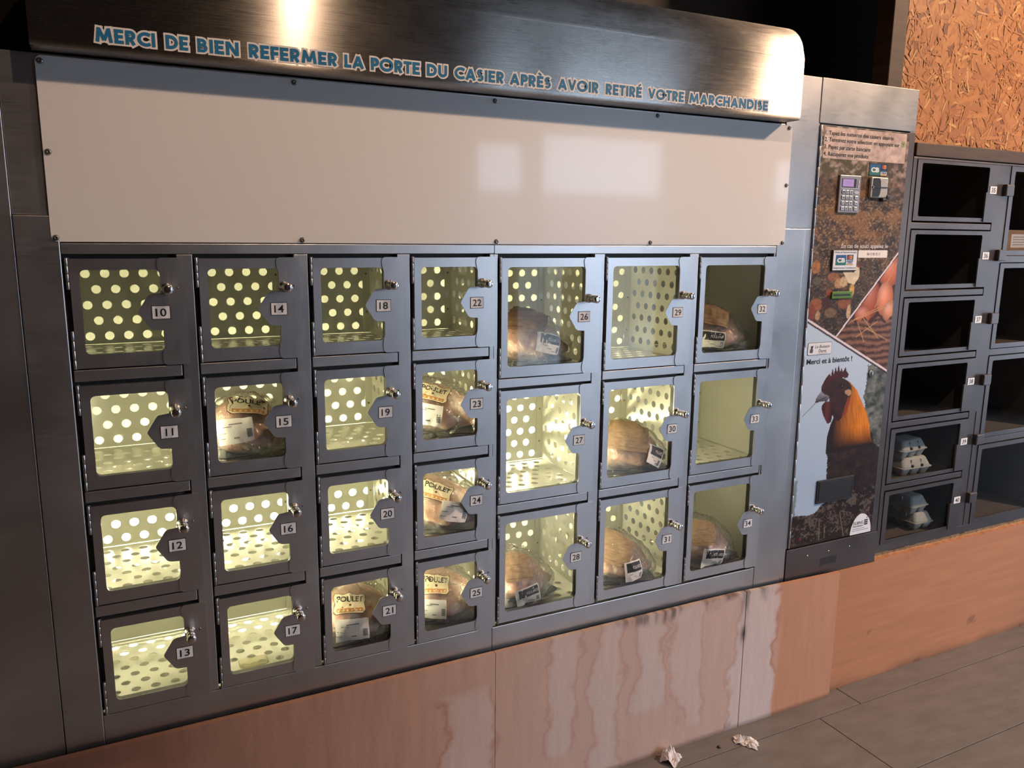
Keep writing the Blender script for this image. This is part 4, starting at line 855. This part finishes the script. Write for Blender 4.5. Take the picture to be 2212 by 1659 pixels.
for nm, x0, x1, z0, z1, lab in (('timber_post', 2.4300, 2.4990, 2.185, 3.98, 'dark brown upright timber beside the particle board'), ('timber_beam', 2.5720, 4.60, 1.9680, 2.0120, 'dark brown timber beam lying over the egg locker cabinet')):
    m_ = MB(); m_.box(x0, x1, -.004 if nm == 'timber_beam' else .022, .09, z0, z1, M['timber'], .003); tag(m_.build(nm), lab, 'timber')
# OSB board: a core plus real pressed strands
tO = thing('particle_board', 'orange oriented strand board above the egg locker cabinet', 'board', (3.55, .05, 2.012))
OX0, OX1, OZ0, OZ1 = 2.4990, 4.60, 2.0130, 3.40
m_ = MB(); M['osb_core'] = mat('strand_board_core', (.42, .19, .055), .6); m_.box(OX0, OX1, .030, .048, OZ0, OZ1, M['osb_core']); pw(m_, 'core', tO)
vs, fs, cs = [], [], []
for k in range(9000):
    big = random.random() < .35
    L_, w_ = (random.uniform(.05, .13), random.uniform(.012, .035)) if big else (random.uniform(.02, .07), random.uniform(.002, .010))
    x = random.uniform(OX0, OX1); z = random.uniform(OZ0, OZ1) if random.random() < .4 else random.uniform(OZ0, OZ0 + .75)
    a = random.gauss(.5, .9) if random.random() < .7 else random.uniform(0, PI)
    ux, uz = math.cos(a), math.sin(a); yo = .0295 - .0022 * k / 9000 - (0 if big else .0006); ti = random.gauss(0, .012)
    q = [(-.5, -.35), (-.3, -.5), (.35, -.5), (.5, -.15), (.42, .4), (.1, .5), (-.42, .45)]
    jj = [(p + random.uniform(-.08, .08), r2 + random.uniform(-.12, .12)) for p, r2 in q]
    P_ = [(x + p * L_ * ux - r2 * w_ * uz, yo + r2 * w_ * ti, z + p * L_ * uz + r2 * w_ * ux) for p, r2 in jj]
    if any(not (OX0 <= p[0] <= OX1 and OZ0 <= p[2] <= OZ1) for p in P_): continue
    o_ = len(vs); vs += P_; fs.append(tuple(range(o_, o_ + 7)))
    h = random.random(); c = lin((164, 100, 48)) * (1 - h) + lin((192, 128, 66)) * h
    if not big and random.random() < .16: c = lin((208, 156, 94))
    if random.random() < .05: c = lin((126, 72, 34))
    cs += [(*c, 1)] * 7
me = bpy.data.meshes.new('wood_strand'); me.from_pydata(vs, [], fs); me.materials.append(M['osb'])
at_ = me.color_attributes.new('print', 'FLOAT_COLOR', 'POINT'); at_.data.foreach_set('color', np.array(cs, dtype=np.float32).ravel())
o = plink('wood_strand', me, tO, (0, 0, 0)); o['kind'] = 'stuff'; o['label'] = 'pressed wood strands of the board face'

# ------------------------------------------------------------------ packed chickens
M['skin'] = nmat('raw_chicken_skin', (.52, .25, .18), (.74, .50, .38), 30., .35)
n, l, b = nodes(M['skin']); t_ = noise(M['skin'], (1, 1, 1), 120., 3.); bump(M['skin'], t_.outputs['Fac'], .4, .002); b.inputs['Coat Weight'].default_value = .4; b.inputs['Coat Roughness'].default_value = .15
M['tray'] = mat('black_foam_tray', (.022, .022, .024), .35)
M['cream_paper'] = nmat('cream_paper_label', (.70, .58, .38), (.80, .68, .46), 20., .5); M['brown_line'] = mat('brown_label_print', (.12, .045, .018), .5); M['orange_band'] = mat('orange_label_print', (.50, .22, .06), .5)
M['kraft'] = nmat('brown_kraft_paper', (.165, .098, .052), (.27, .175, .098), 40., .6, (1, 1, 5)); n, l, b = nodes(M['kraft']); t_ = noise(M['kraft'], (1, 1, 1), 45., 4.); bump(M['kraft'], t_.outputs['Fac'], .6, .004); M['paper'] = mat('white_price_label', (.78, .74, .70), .5); M['slate'] = nmat('slate_label_print', (.016, .016, .018), (.035, .034, .036), 40., .6); M['grey_print'] = mat('grey_label_print', (.22, .20, .20), .6)
def smin(a, b_, k): h = np.clip(.5 + .5 * (b_ - a) / k, 0, 1); return b_ * (1 - h) + a * h - k * h * (1 - h)
C0 = np.array([0., 0., .062])
def ell(P, c, r): q = (P - np.array(c)) / np.array(r); d = np.linalg.norm(q, axis=-1); return (d - 1) * min(r)
def caps(P, a, b_, ra, rb):
    a, b_ = np.array(a), np.array(b_); ab = b_ - a; t = np.clip(((P - a) @ ab) / (ab @ ab), 0, 1); return np.linalg.norm(P - a - t[..., None] * ab, axis=-1) - (ra + (rb - ra) * t)
def sdf(P, s, k):
    d = ell(P, (-.005, 0, .070), (.098, .066, .062)); d = smin(d, ell(P, (-.030 + .01 * s[0], 0, .092), (.066, .050, .056 + .006 * s[1])), .03 + k)
    for sg in (1, -1):
        d = smin(d, caps(P, (.020, sg * .050, .062), (.096, sg * (.030 + .006 * s[2]), .052), .036, .017), .014 + k); d = smin(d, caps(P, (-.050, sg * .058, .066), (.016, sg * .073, .046), .022, .013), .012 + k)
    return d
def radius(D, s, k):
    R = np.full(D.shape[:-1], .02); st = np.linspace(.02, .19, 90); ok = np.ones(R.shape, bool)
    for r in st:
        ins = (sdf(C0 + D * r, s, k) < 0); R = np.where(ins, r, R)
    lo = R; hi = R + .0019
    for _ in range(7):
        mid = (lo + hi) / 2; ins = sdf(C0 + D * mid[..., None], s, k) < 0; lo = np.where(ins, mid, lo); hi = np.where(ins, hi, mid)
    return lo + .0016 * np.sin(D[..., 0] * 23 + s[0] * 4) * np.sin(D[..., 1] * 27 + s[1]) * np.cos(D[..., 2] * 21)
def film_r(D, s, seed=0):
    r = radius(D, s, .035) + .0035
    az = np.arctan2(D[..., 1], D[..., 0]); el = np.arcsin(np.clip(D[..., 2], -1, 1))
    # film is pulled down to the tray rim
    ca, sa = np.abs(np.cos(az)), np.abs(np.sin(az)); rim = np.minimum(.112 / np.maximum(ca, 1e-3), .078 / np.maximum(sa, 1e-3)); rim = np.minimum(rim, .122)
    low = np.clip((-el - .0) / .35, 0, 1); r = r * (1 - low) + np.maximum(r, rim / np.maximum(np.cos(el), .3)) * low
    w = .0016 * np.sin(az * 13 + 5 * np.sin(el * 4 + s[0] * 3)) + .0012 * np.sin(az * 29 + el * 17 + s[1] * 7)
    for k_ in range(5): q_ = np.sin(k_ * 12.9 + s[0] * 5 + s[1] * 9 + s[2] * 3); w = w + (.0042 / (1 + .5 * k_)) * np.sin((2 + k_ * 1.7) * (D[..., 0] * np.cos(q_ * 6) + D[..., 1] * np.sin(q_ * 6)) * 2.2 + D[..., 2] * (3 + 2 * k_) * q_ + q_ * 9) * np.clip(el + .75, 0, 1)
    return r + np.abs(w)
def star(rf, nu=48, nv=26, elmin=-1.5):
    U, Vv = np.meshgrid(np.linspace(0, 2 * PI, nu, endpoint=False), np.linspace(elmin, PI / 2 - .02, nv)); D = np.stack([np.cos(Vv) * np.cos(U), np.cos(Vv) * np.sin(U), np.sin(Vv)], -1)
    P = C0 + D * rf(D)[..., None]; P[..., 2] = np.maximum(P[..., 2], .008); return P
def star_mb(P, material):
    nv, nu = P.shape[:2]; m_ = MB(); vs = P.reshape(-1, 3).tolist(); fs = [(j * nu + i, j * nu + (i + 1) % nu, (j + 1) * nu + (i + 1) % nu, (j + 1) * nu + i) for j in range(nv - 1) for i in range(nu)]
    fs += [tuple(range(nu))[::-1], tuple((nv - 1) * nu + i for i in range(nu))]; m_.add(vs, fs, material, True); return m_
class Patch:      # label paper laid on the film, with its own print
    def __init__(s, shape, az, el, w, h, roll, off):
        s.sh, s.w, s.h, s.off = shape, w, h, off; a, e = math.radians(az), math.radians(el)
        s.d = np.array([math.cos(e) * math.cos(a), math.cos(e) * math.sin(a), math.sin(e)]); t1 = np.array([-math.sin(a), math.cos(a), 0.]); t2 = np.cross(s.d, t1)
        r = math.radians(roll); s.t1 = t1 * math.cos(r) + t2 * math.sin(r); s.t2 = -t1 * math.sin(r) + t2 * math.cos(r); s.R = float(film_r(s.d[None], shape)[0])
    def at(s, uv, lift=0.):
        uv = np.asarray(uv, float); q = s.d * s.R + uv[:, :1] * s.t1 + uv[:, 1:2] * s.t2; D = q / np.linalg.norm(q, axis=1, keepdims=True)
        r = film_r(D, s.sh) + s.off + lift; flat = np.linalg.norm(q, axis=1); r = np.maximum(r, r * .6 + .4 * np.minimum(flat + s.off + lift, r + .012)); P = C0 + D * r[:, None]; P[:, 2] = np.maximum(P[:, 2], .012); return P
    def quad(s, mb, u0, u1, v0, v1, material, lift=0., nu=10, nv=8):
        U, Vv = np.meshgrid(np.linspace(u0, u1, nu), np.linspace(v0, v1, nv)); P = s.at(np.stack([U.ravel(), Vv.ravel()], 1), lift)
        mb.add(P.tolist(), [(j * nu + i, j * nu + i + 1, (j + 1) * nu + i + 1, (j + 1) * nu + i) for j in range(nv - 1) for i in range(nu - 1)], material, True)
    def poly(s, mb, pts, material, lift=0.):
        c = np.mean(pts, 0); k0 = len(pts); sub_ = 4; nr = 6
        bd = [np.array(pts[i]) * (1 - j / sub_) + np.array(pts[(i + 1) % k0]) * (j / sub_) for i in range(k0) for j in range(sub_)]; k = len(bd)
        P = s.at(np.array([c] + [c + (q - c) * (t / nr) for t in range(1, nr + 1) for q in bd]), lift)
        fs = [(0, 1 + i, 1 + (i + 1) % k) for i in range(k)] + [(1 + t * k + i, 1 + (t + 1) * k + i, 1 + (t + 1) * k + (i + 1) % k, 1 + t * k + (i + 1) % k) for t in range(nr - 1) for i in range(k)]
        mb.add(P.tolist(), fs, material, True)
    def text(s, mb, txt, u0, u1, v0, cap, material, lift, bold=.0):
        vs, fs = text_data(txt, 1., bold); hv = max(v[1] for v in text_data('H', 1., bold)[0]); xa, xb = min(v[0] for v in vs), max(v[0] for v in vs)
        P = s.at(np.array([(u0 + (v[0] - xa) / (xb - xa) * (u1 - u0), v0 + v[1] * cap / hv) for v in vs]), lift); mb.add(P.tolist(), fs, material)
def price_print(p, mb):
    for v, w in ((.010, .3), (-.004, .45), (-.016, .5)): p.quad(mb, -p.w * w, -p.w * w + p.w * .22, v, v + .0016, M['grey_print'], .0005, 4, 2)
    for k in range(7): p.quad(mb, p.w * .30, p.w * .45, -p.h * .30 + k * .0030, -p.h * .30 + k * .0030 + .0016, M['black'], .0005, 3, 2)
    p.quad(mb, -p.w * .15, p.w * .20, p.h * .24, p.h * .24 + .0030, M['grey_print'], .0006, 6, 2); p.quad(mb, -p.w * .05, p.w * .10, -p.h * .30, -p.h * .30 + .0036, M['grey_print'], .0006, 4, 2)
def pack(kind, num, label, loc, rotz, scale, s, top, price):
    t = thing('packed_chicken', label, 'chicken', loc, math.radians(rotz), kind)
    t.scale = (scale,) * 3
    # tray
    m_ = MB(); rr = []
    for sx, sy, z in ((.090, .056, .0), (.094, .060, .003), (.108, .074, .022), (.114, .080, .023), (.113, .079, .0205), (.104, .070, .019), (.090, .056, .005)):
        rr.append([(x, y, z) for x, y in rrect(-sx, sx, -sy, sy, .022, 5)])
    m_.rings(rr, M['tray']); m_.build('tray', t)
    star_mb(star(lambda D: radius(D, s, 0.)), M['skin']).build('chicken', t)
    star_mb(star(lambda D: film_r(D, s), 112, 46, -.62), M['film']).build('film_wrap', t)
    if kind == 'packed poulets':
        p = Patch(s, *top, .0026); m_ = MB(); w, h = p.w / 2, p.h / 2
        shape = [(-w, h * .75), (-w * .93, h), (-w * .4, h * .86), (0, h * 1.02), (w * .4, h * .86), (w * .93, h), (w, h * .75), (w * .9, 0), (w, -h * .7), (w * .8, -h), (w * .3, -h * .92), (-w * .3, -h * .92), (-w * .8, -h), (-w, -h * .7), (-w * .9, 0)]
        p.poly(m_, [(u * 1.05, v * 1.07) for u, v in shape], M['brown_line']); p.poly(m_, shape, M['cream_paper'], .0006)
        p.quad(m_, -w * .80, w * .80, -h * .82, -h * .45, M['orange_band'], .0012, 12, 3)
        for k in range(6): uc = -w * .66 + k * w * .264; p.poly(m_, [(uc - .0035, -h * .70), (uc, -h * .58), (uc + .0035, -h * .70), (uc, -h * .78)], M['cream_paper'], .0018)
        p.text(m_, 'POULET', -w * .80, w * .80, h * .18, h * .52, M['black'], .0014, .02); p.poly(m_, circle(0, -h * .13, h * .13, 8), M['brown_line'], .0014)
        m_.build('brand_label', t)['label'] = 'cream paper label reading POULET'
        p = Patch(s, *price, .0036); m_ = MB(); p.quad(m_, -p.w / 2, p.w / 2, -p.h / 2, p.h / 2, M['paper'], 0., 12, 8); price_print(p, m_); m_.build('price_label', t)
    else:
        p = Patch(s, *top, .0020); m_ = MB(); p.quad(m_, -p.w / 2, p.w / 2, -p.h / 2, p.h / 2, M['kraft'], 0., 16, 14)
        for k in range(4): p.quad(m_, -p.w * (.10 + .03 * k), p.w * (.16 - .03 * (k % 2)), -p.h * .20 + k * .008, -p.h * .20 + k * .008 + .0007, M['brown_line'], .0006, 8, 2)
        p.quad(m_, -p.w / 2, p.w / 2, -p.h * .40, -p.h * .385, M['brown_line'], .0006, 12, 2); m_.build('paper_wrap', t)['label'] = 'brown kraft paper over the bird'
        p = Patch(s, *price, .0042); m_ = MB(); w, h = p.w / 2, p.h / 2; p.quad(m_, -w, w, -h, h, M['paper'], 0., 12, 10); p.quad(m_, -w * .72, w * .90, -h * .05, h * .86, M['slate'], .0006, 10, 6)
        p.text(m_, 'POULARDE', -w * .10, w * .86, h * .22, h * .30, M['paper'], .0012, .0)
        for v, u in ((-.30, -.5), (-.55, -.1), (-.75, .2)): p.quad(m_, w * u, w * u + w * .35, h * v, h * v + .0016, M['grey_print'], .0006, 4, 2)
        for k in range(6): p.quad(m_, w * .62, w * .86, -h * .80 + k * .0028, -h * .80 + k * .0028 + .0014, M['black'], .0006, 3, 2)
        m_.build('brand_label', t)['label'] = 'white label with slate panel reading POULARDE'
    return t
SH = lambda num: (1.602 - ((num - 10) % 4) * .27217 - .203) if num < 26 else (1.600 - ((num - 26) % 3) * .3603 - .2924)
PO, PD = 'packed poulets', 'packed poulardes'
# kind, door, x, y, rotz, scale, shape, top label (az el w h roll), price label — azimuths are in world degrees (-90 faces the doors)
PACKS = [
 (PO, 15, .351, .125, 12, .99, (0, .4, 0), (-100, 52, .098, .052, -4), (-118, 14, .088, .062, 10)),
 (PO, 21, .607, .112, 8, .99, (.6, .6, 1), (-118, 40, .082, .052, 6), (-112, 2, .090, .062, 2)),
 (PO, 23, .861, .125, -22, 1.0, (-.5, 0, 0), (-125, 46, .088, .050, -10), (-128, 10, .074, .056, -6)),
 (PO, 24, .860, .112, -24, 1.02, (-1, .8, 1), (-122, 44, .086, .050, -14), (-92, 10, .078, .054, -14)),
 (PO, 25, .860, .112, -16, .99, (-.4, .7, 0), (-124, 44, .074, .056, 4), (-124, 4, .072, .056, 0)),
 (PD, 26, 1.146, .130, -12, 1.0, (-.8, .2, 0), (-118, 56, .120, .110, -8), (-86, 8, .078, .058, -14)),
 (PD, 28, 1.106, .118, 14, .98, (.8, .8, 1), (-112, 44, .090, .096, 6), (-96, -6, .078, .060, 12)),
 (PD, 30, 1.500, .112, -18, 1.0, (0, .5, 1), (-122, 46, .130, .110, -6), (-74, 4, .066, .062, -28)),
 (PD, 31, 1.462, .108, -20, 1.02, (-.5, .3, 0), (-126, 44, .120, .110, -16), (-92, 2, .062, .064, 6)),
 (PD, 32, 1.818, .120, -8, .98, (.4, -.4, 1), (-126, 48, .120, .090, -8), (-128, -2, .090, .056, -4)),
 (PD, 34, 1.812, .105, 10, 1.0, (.2, .2, 0), (-124, 40, .090, .090, 6), (-106, -6, .078, .062, -6)),
]
LAB = {15: 'broad packed poulet behind the door numbered 15, price label at its lower corner',
 21: 'packed poulet behind the door numbered 21, wide pale price label under its brand label',
 23: 'packed poulet behind the door numbered 23, above another poulet, white price label facing out',
 24: 'tall packed poulet behind the door numbered 24, its price label tilted to one side',
 25: 'packed poulet behind the door numbered 25, in the bottom row of the lockers',
 26: 'packed poularde behind the slightly open door numbered 26, label tilted downwards',
 28: 'packed poularde behind the door numbered 28, large slate label on its lower half',
 30: 'packed poularde behind the door numbered 30, small slate label at its far corner',
 31: 'packed poularde behind the door numbered 31, upright narrow slate label on wrinkled film',
 32: 'packed poularde in the dim locker numbered 32, pink flesh beside its slate label',
 34: 'packed poularde in the dim bottom locker numbered 34, white label lying almost flat'}
for kind, num, x, y, rz, sc, s, top, price in PACKS:
    lab = LAB[num]
    pack(kind, num, lab, (x, y, SH(num) + .001), rz, sc, s, (top[0] - rz, *top[1:]), (price[0] - rz, *price[1:]))
# small clear plastic lid left in locker 17
m_ = MB(); rr = [[(x, y, z) for x, y in rrect(-a, a, -b_, b_, .006, 3)] for a, b_, z in ((.030, .018, 0), (.032, .020, .010), (.036, .024, .011), (.035, .023, .012))]
M['clear_plastic'], _ = glass_mat('clear_plastic_lid', (.90, .88, .70), 1.6, .08, .06)
m_.rings(rr, M['clear_plastic'], cap=(True, False)); tag(m_.build('plastic_lid', None, (.318, .062, SH(17) + .001)), 'small clear plastic lid lying empty in the locker numbered 17', 'lid')

# ------------------------------------------------------------------ egg boxes
M['pulp'] = nmat('grey_moulded_pulp', (.50, .52, .48), (.62, .63, .58), 60., .85)
n, l, b = nodes(M['pulp']); t_ = noise(M['pulp'], (1, 1, 1), 220., 3.); bump(M['pulp'], t_.outputs['Fac'], .5, .001)
def egg_box_meshes():
    d = {}
    L2, W2 = .078, .053
    m_ = MB(); rr = []
    for a, b_, z in ((L2 - .001, W2 - .001, .034), (L2 - .003, W2 - .003, .040), (L2 - .014, W2 - .014, .066), (L2 - .018, W2 - .018, .070), (L2 - .024, W2 - .024, .071)): rr.append([(x, y, z) for x, y in rrect(-a, a, -b_, b_, min(.012, b_ * .4), 4)])
    m_.rings(rr, M['pulp'])
    for sx in (-.026, .026):
        for sy in (-1, 1): m_.box(sx - .0015, sx + .0015, sy * (W2 - .0105) - .0045, sy * (W2 - .0105) + .0045, .044, .064, M['pulp'], .001)
    d['lid'] = m_.mesh('lid')
    m_ = MB(); rr = [[(x, y, z) for x, y in rrect(-a, a, -b_, b_, .012, 4)] for a, b_, z in ((L2 - .002, W2 - .002, .0300), (L2 + .003, W2 + .003, .0312), (L2 + .003, W2 + .003, .0345), (L2 - .002, W2 - .002, .0352))]; m_.rings(rr, M['pulp'], False); d['rim'] = m_.mesh('rim')
    m_ = MB(); rr = []
    for a, z in ((.0115, 0), (.0135, .0015), (.0205, .018), (.0252, .0308)): rr.append([(x, y, z) for x, y in rrect(-a, a, -a, a, a * .45, 4)])
    m_.rings(rr, M['pulp']); d['cup'] = m_.mesh('egg_cup')
    m_ = MB(); m_.lathe([(.0062, 0), (.0058, .003), (.003, .005)], (0, 0, 0), (0, -1, .3), M['dark_plastic'], 10); d['latch'] = m_.mesh('latch')
    return d
EB = egg_box_meshes()
def egg_box(loc, rz, label, upside=False):
    t = thing('egg_box', label, 'egg box', loc, math.radians(rz), 'egg boxes in the lockers'); link('lid', EB['lid'], t); link('rim', EB['rim'], t)
    for i in range(3):
        for j in range(2): link('egg_cup', EB['cup'], t, ((i - 1) * .0515, (j - .5) * .0515, 0))
    for sx in (-.026, .026): link('latch', EB['latch'], t, (sx, -.0510, .0405))
    return t
z39, z40 = EZ - 4 * EP - .2215, EZ - 5 * EP - .2215
egg_box((2.835, .105, z39), -3, 'long side of a grey egg box on the shelf behind door 39')
egg_box((2.815, .112, z39 + .0712), 5, 'grey egg box stacked skewed on top of the other behind door 39')
egg_box((2.920, .135, z40), 88, 'end of a grey egg box standing on the lowest shelf behind door 40')
egg_box((2.885, .140, z40 + .0712), 93, 'end of a grey egg box perched on the other in the lowest locker')
# cardboard box behind the upper unnumbered door
M['card'] = nmat('brown_cardboard', (.30, .19, .115), (.36, .235, .145), 30., .8)
tC = thing('cardboard_box', 'low brown cardboard box with white address label behind upper door', 'box', (3.345, .16, EZ - .3310)); tC.rotation_euler = (0, 0, math.radians(4))
m_ = MB(); m_.box(-.17, .17, -.11, .11, 0, .098, M['card'], .002); m_.build('carton', tC)
m_ = MB(); m_.box(-.125, .05, -.1108, -.1100, .030, .082, M['paper'])
for k in range(4): m_.box(-.110, -.03 + .02 * (k % 2), -.1112, -.1106, .040 + k * .010, .0425 + k * .010, M['grey_print'])
m_.build('address_label', tC)
m_ = MB(); m_.box(-.17, .17, -.004, .004, .0978, .0986, M['kraft']); m_.build('tape_strip', tC)

# ------------------------------------------------------------------ litter on the floor
M['tissue'] = mat('crumpled_white_tissue', (.80, .74, .72), .8)
def tissue(name, loc, sx, sy, sz, seed, label, rz):
    r = np.random.default_rng(seed); k = 17; U, Vv = np.meshgrid(np.linspace(-1, 1, k), np.linspace(-1, 1, k))
    H = np.abs(vnoise(U + 5, Vv + 5, 1.4, 1.4, seed, 3) - .45) * 2.4; fold = .55 + .45 * vnoise(U + 9, Vv + 2, .9, .9, seed + 5, 2)
    R = 1 + .35 * (vnoise(U + 1, Vv + 8, 1.1, 1.1, seed + 9, 2) - .5); X = U * sx * R * fold + (vnoise(U, Vv, 2, 2, seed + 1) - .5) * sx * .5; Y = Vv * sy * R + (vnoise(U, Vv, 2, 2, seed + 2) - .5) * sy * .5
    Z = .0012 + sz * np.clip(H * (1.15 - .5 * (U ** 2 + Vv ** 2)), 0, 1); Z -= Z.min() - .0006
    m_ = MB(); P = np.stack([X, Y, Z], -1).reshape(-1, 3); m_.add(P.tolist(), [(j * k + i, j * k + i + 1, (j + 1) * k + i + 1, (j + 1) * k + i) for j in range(k - 1) for i in range(k - 1)], M['tissue'])
    o = m_.build(name, None, loc); o.rotation_euler = (0, 0, rz); tag(o, label, 'tissue', 'crumpled tissues on the floor'); return o
tissue('crumpled_tissue', (1.585, -.070, .0), .034, .030, .052, 3, 'crumpled white tissue lying against the stained plywood board', .4)
tissue('crumpled_tissue', (1.868, -.112, .0), .026, .036, .034, 8, 'twisted white tissue lying on the open floor tiles', .7)
m_ = MB(); m_.lathe([(.002, 0), (.0065, .0015), (.006, .005), (.003, .007)], (0, 0, .0002), (0, 0, 1), M['dark_plastic'], 9); tag(m_.build('dark_pebble', None, (1.773, -.090, 0)), 'tiny dark crumb on the floor between the two tissues', 'crumb')
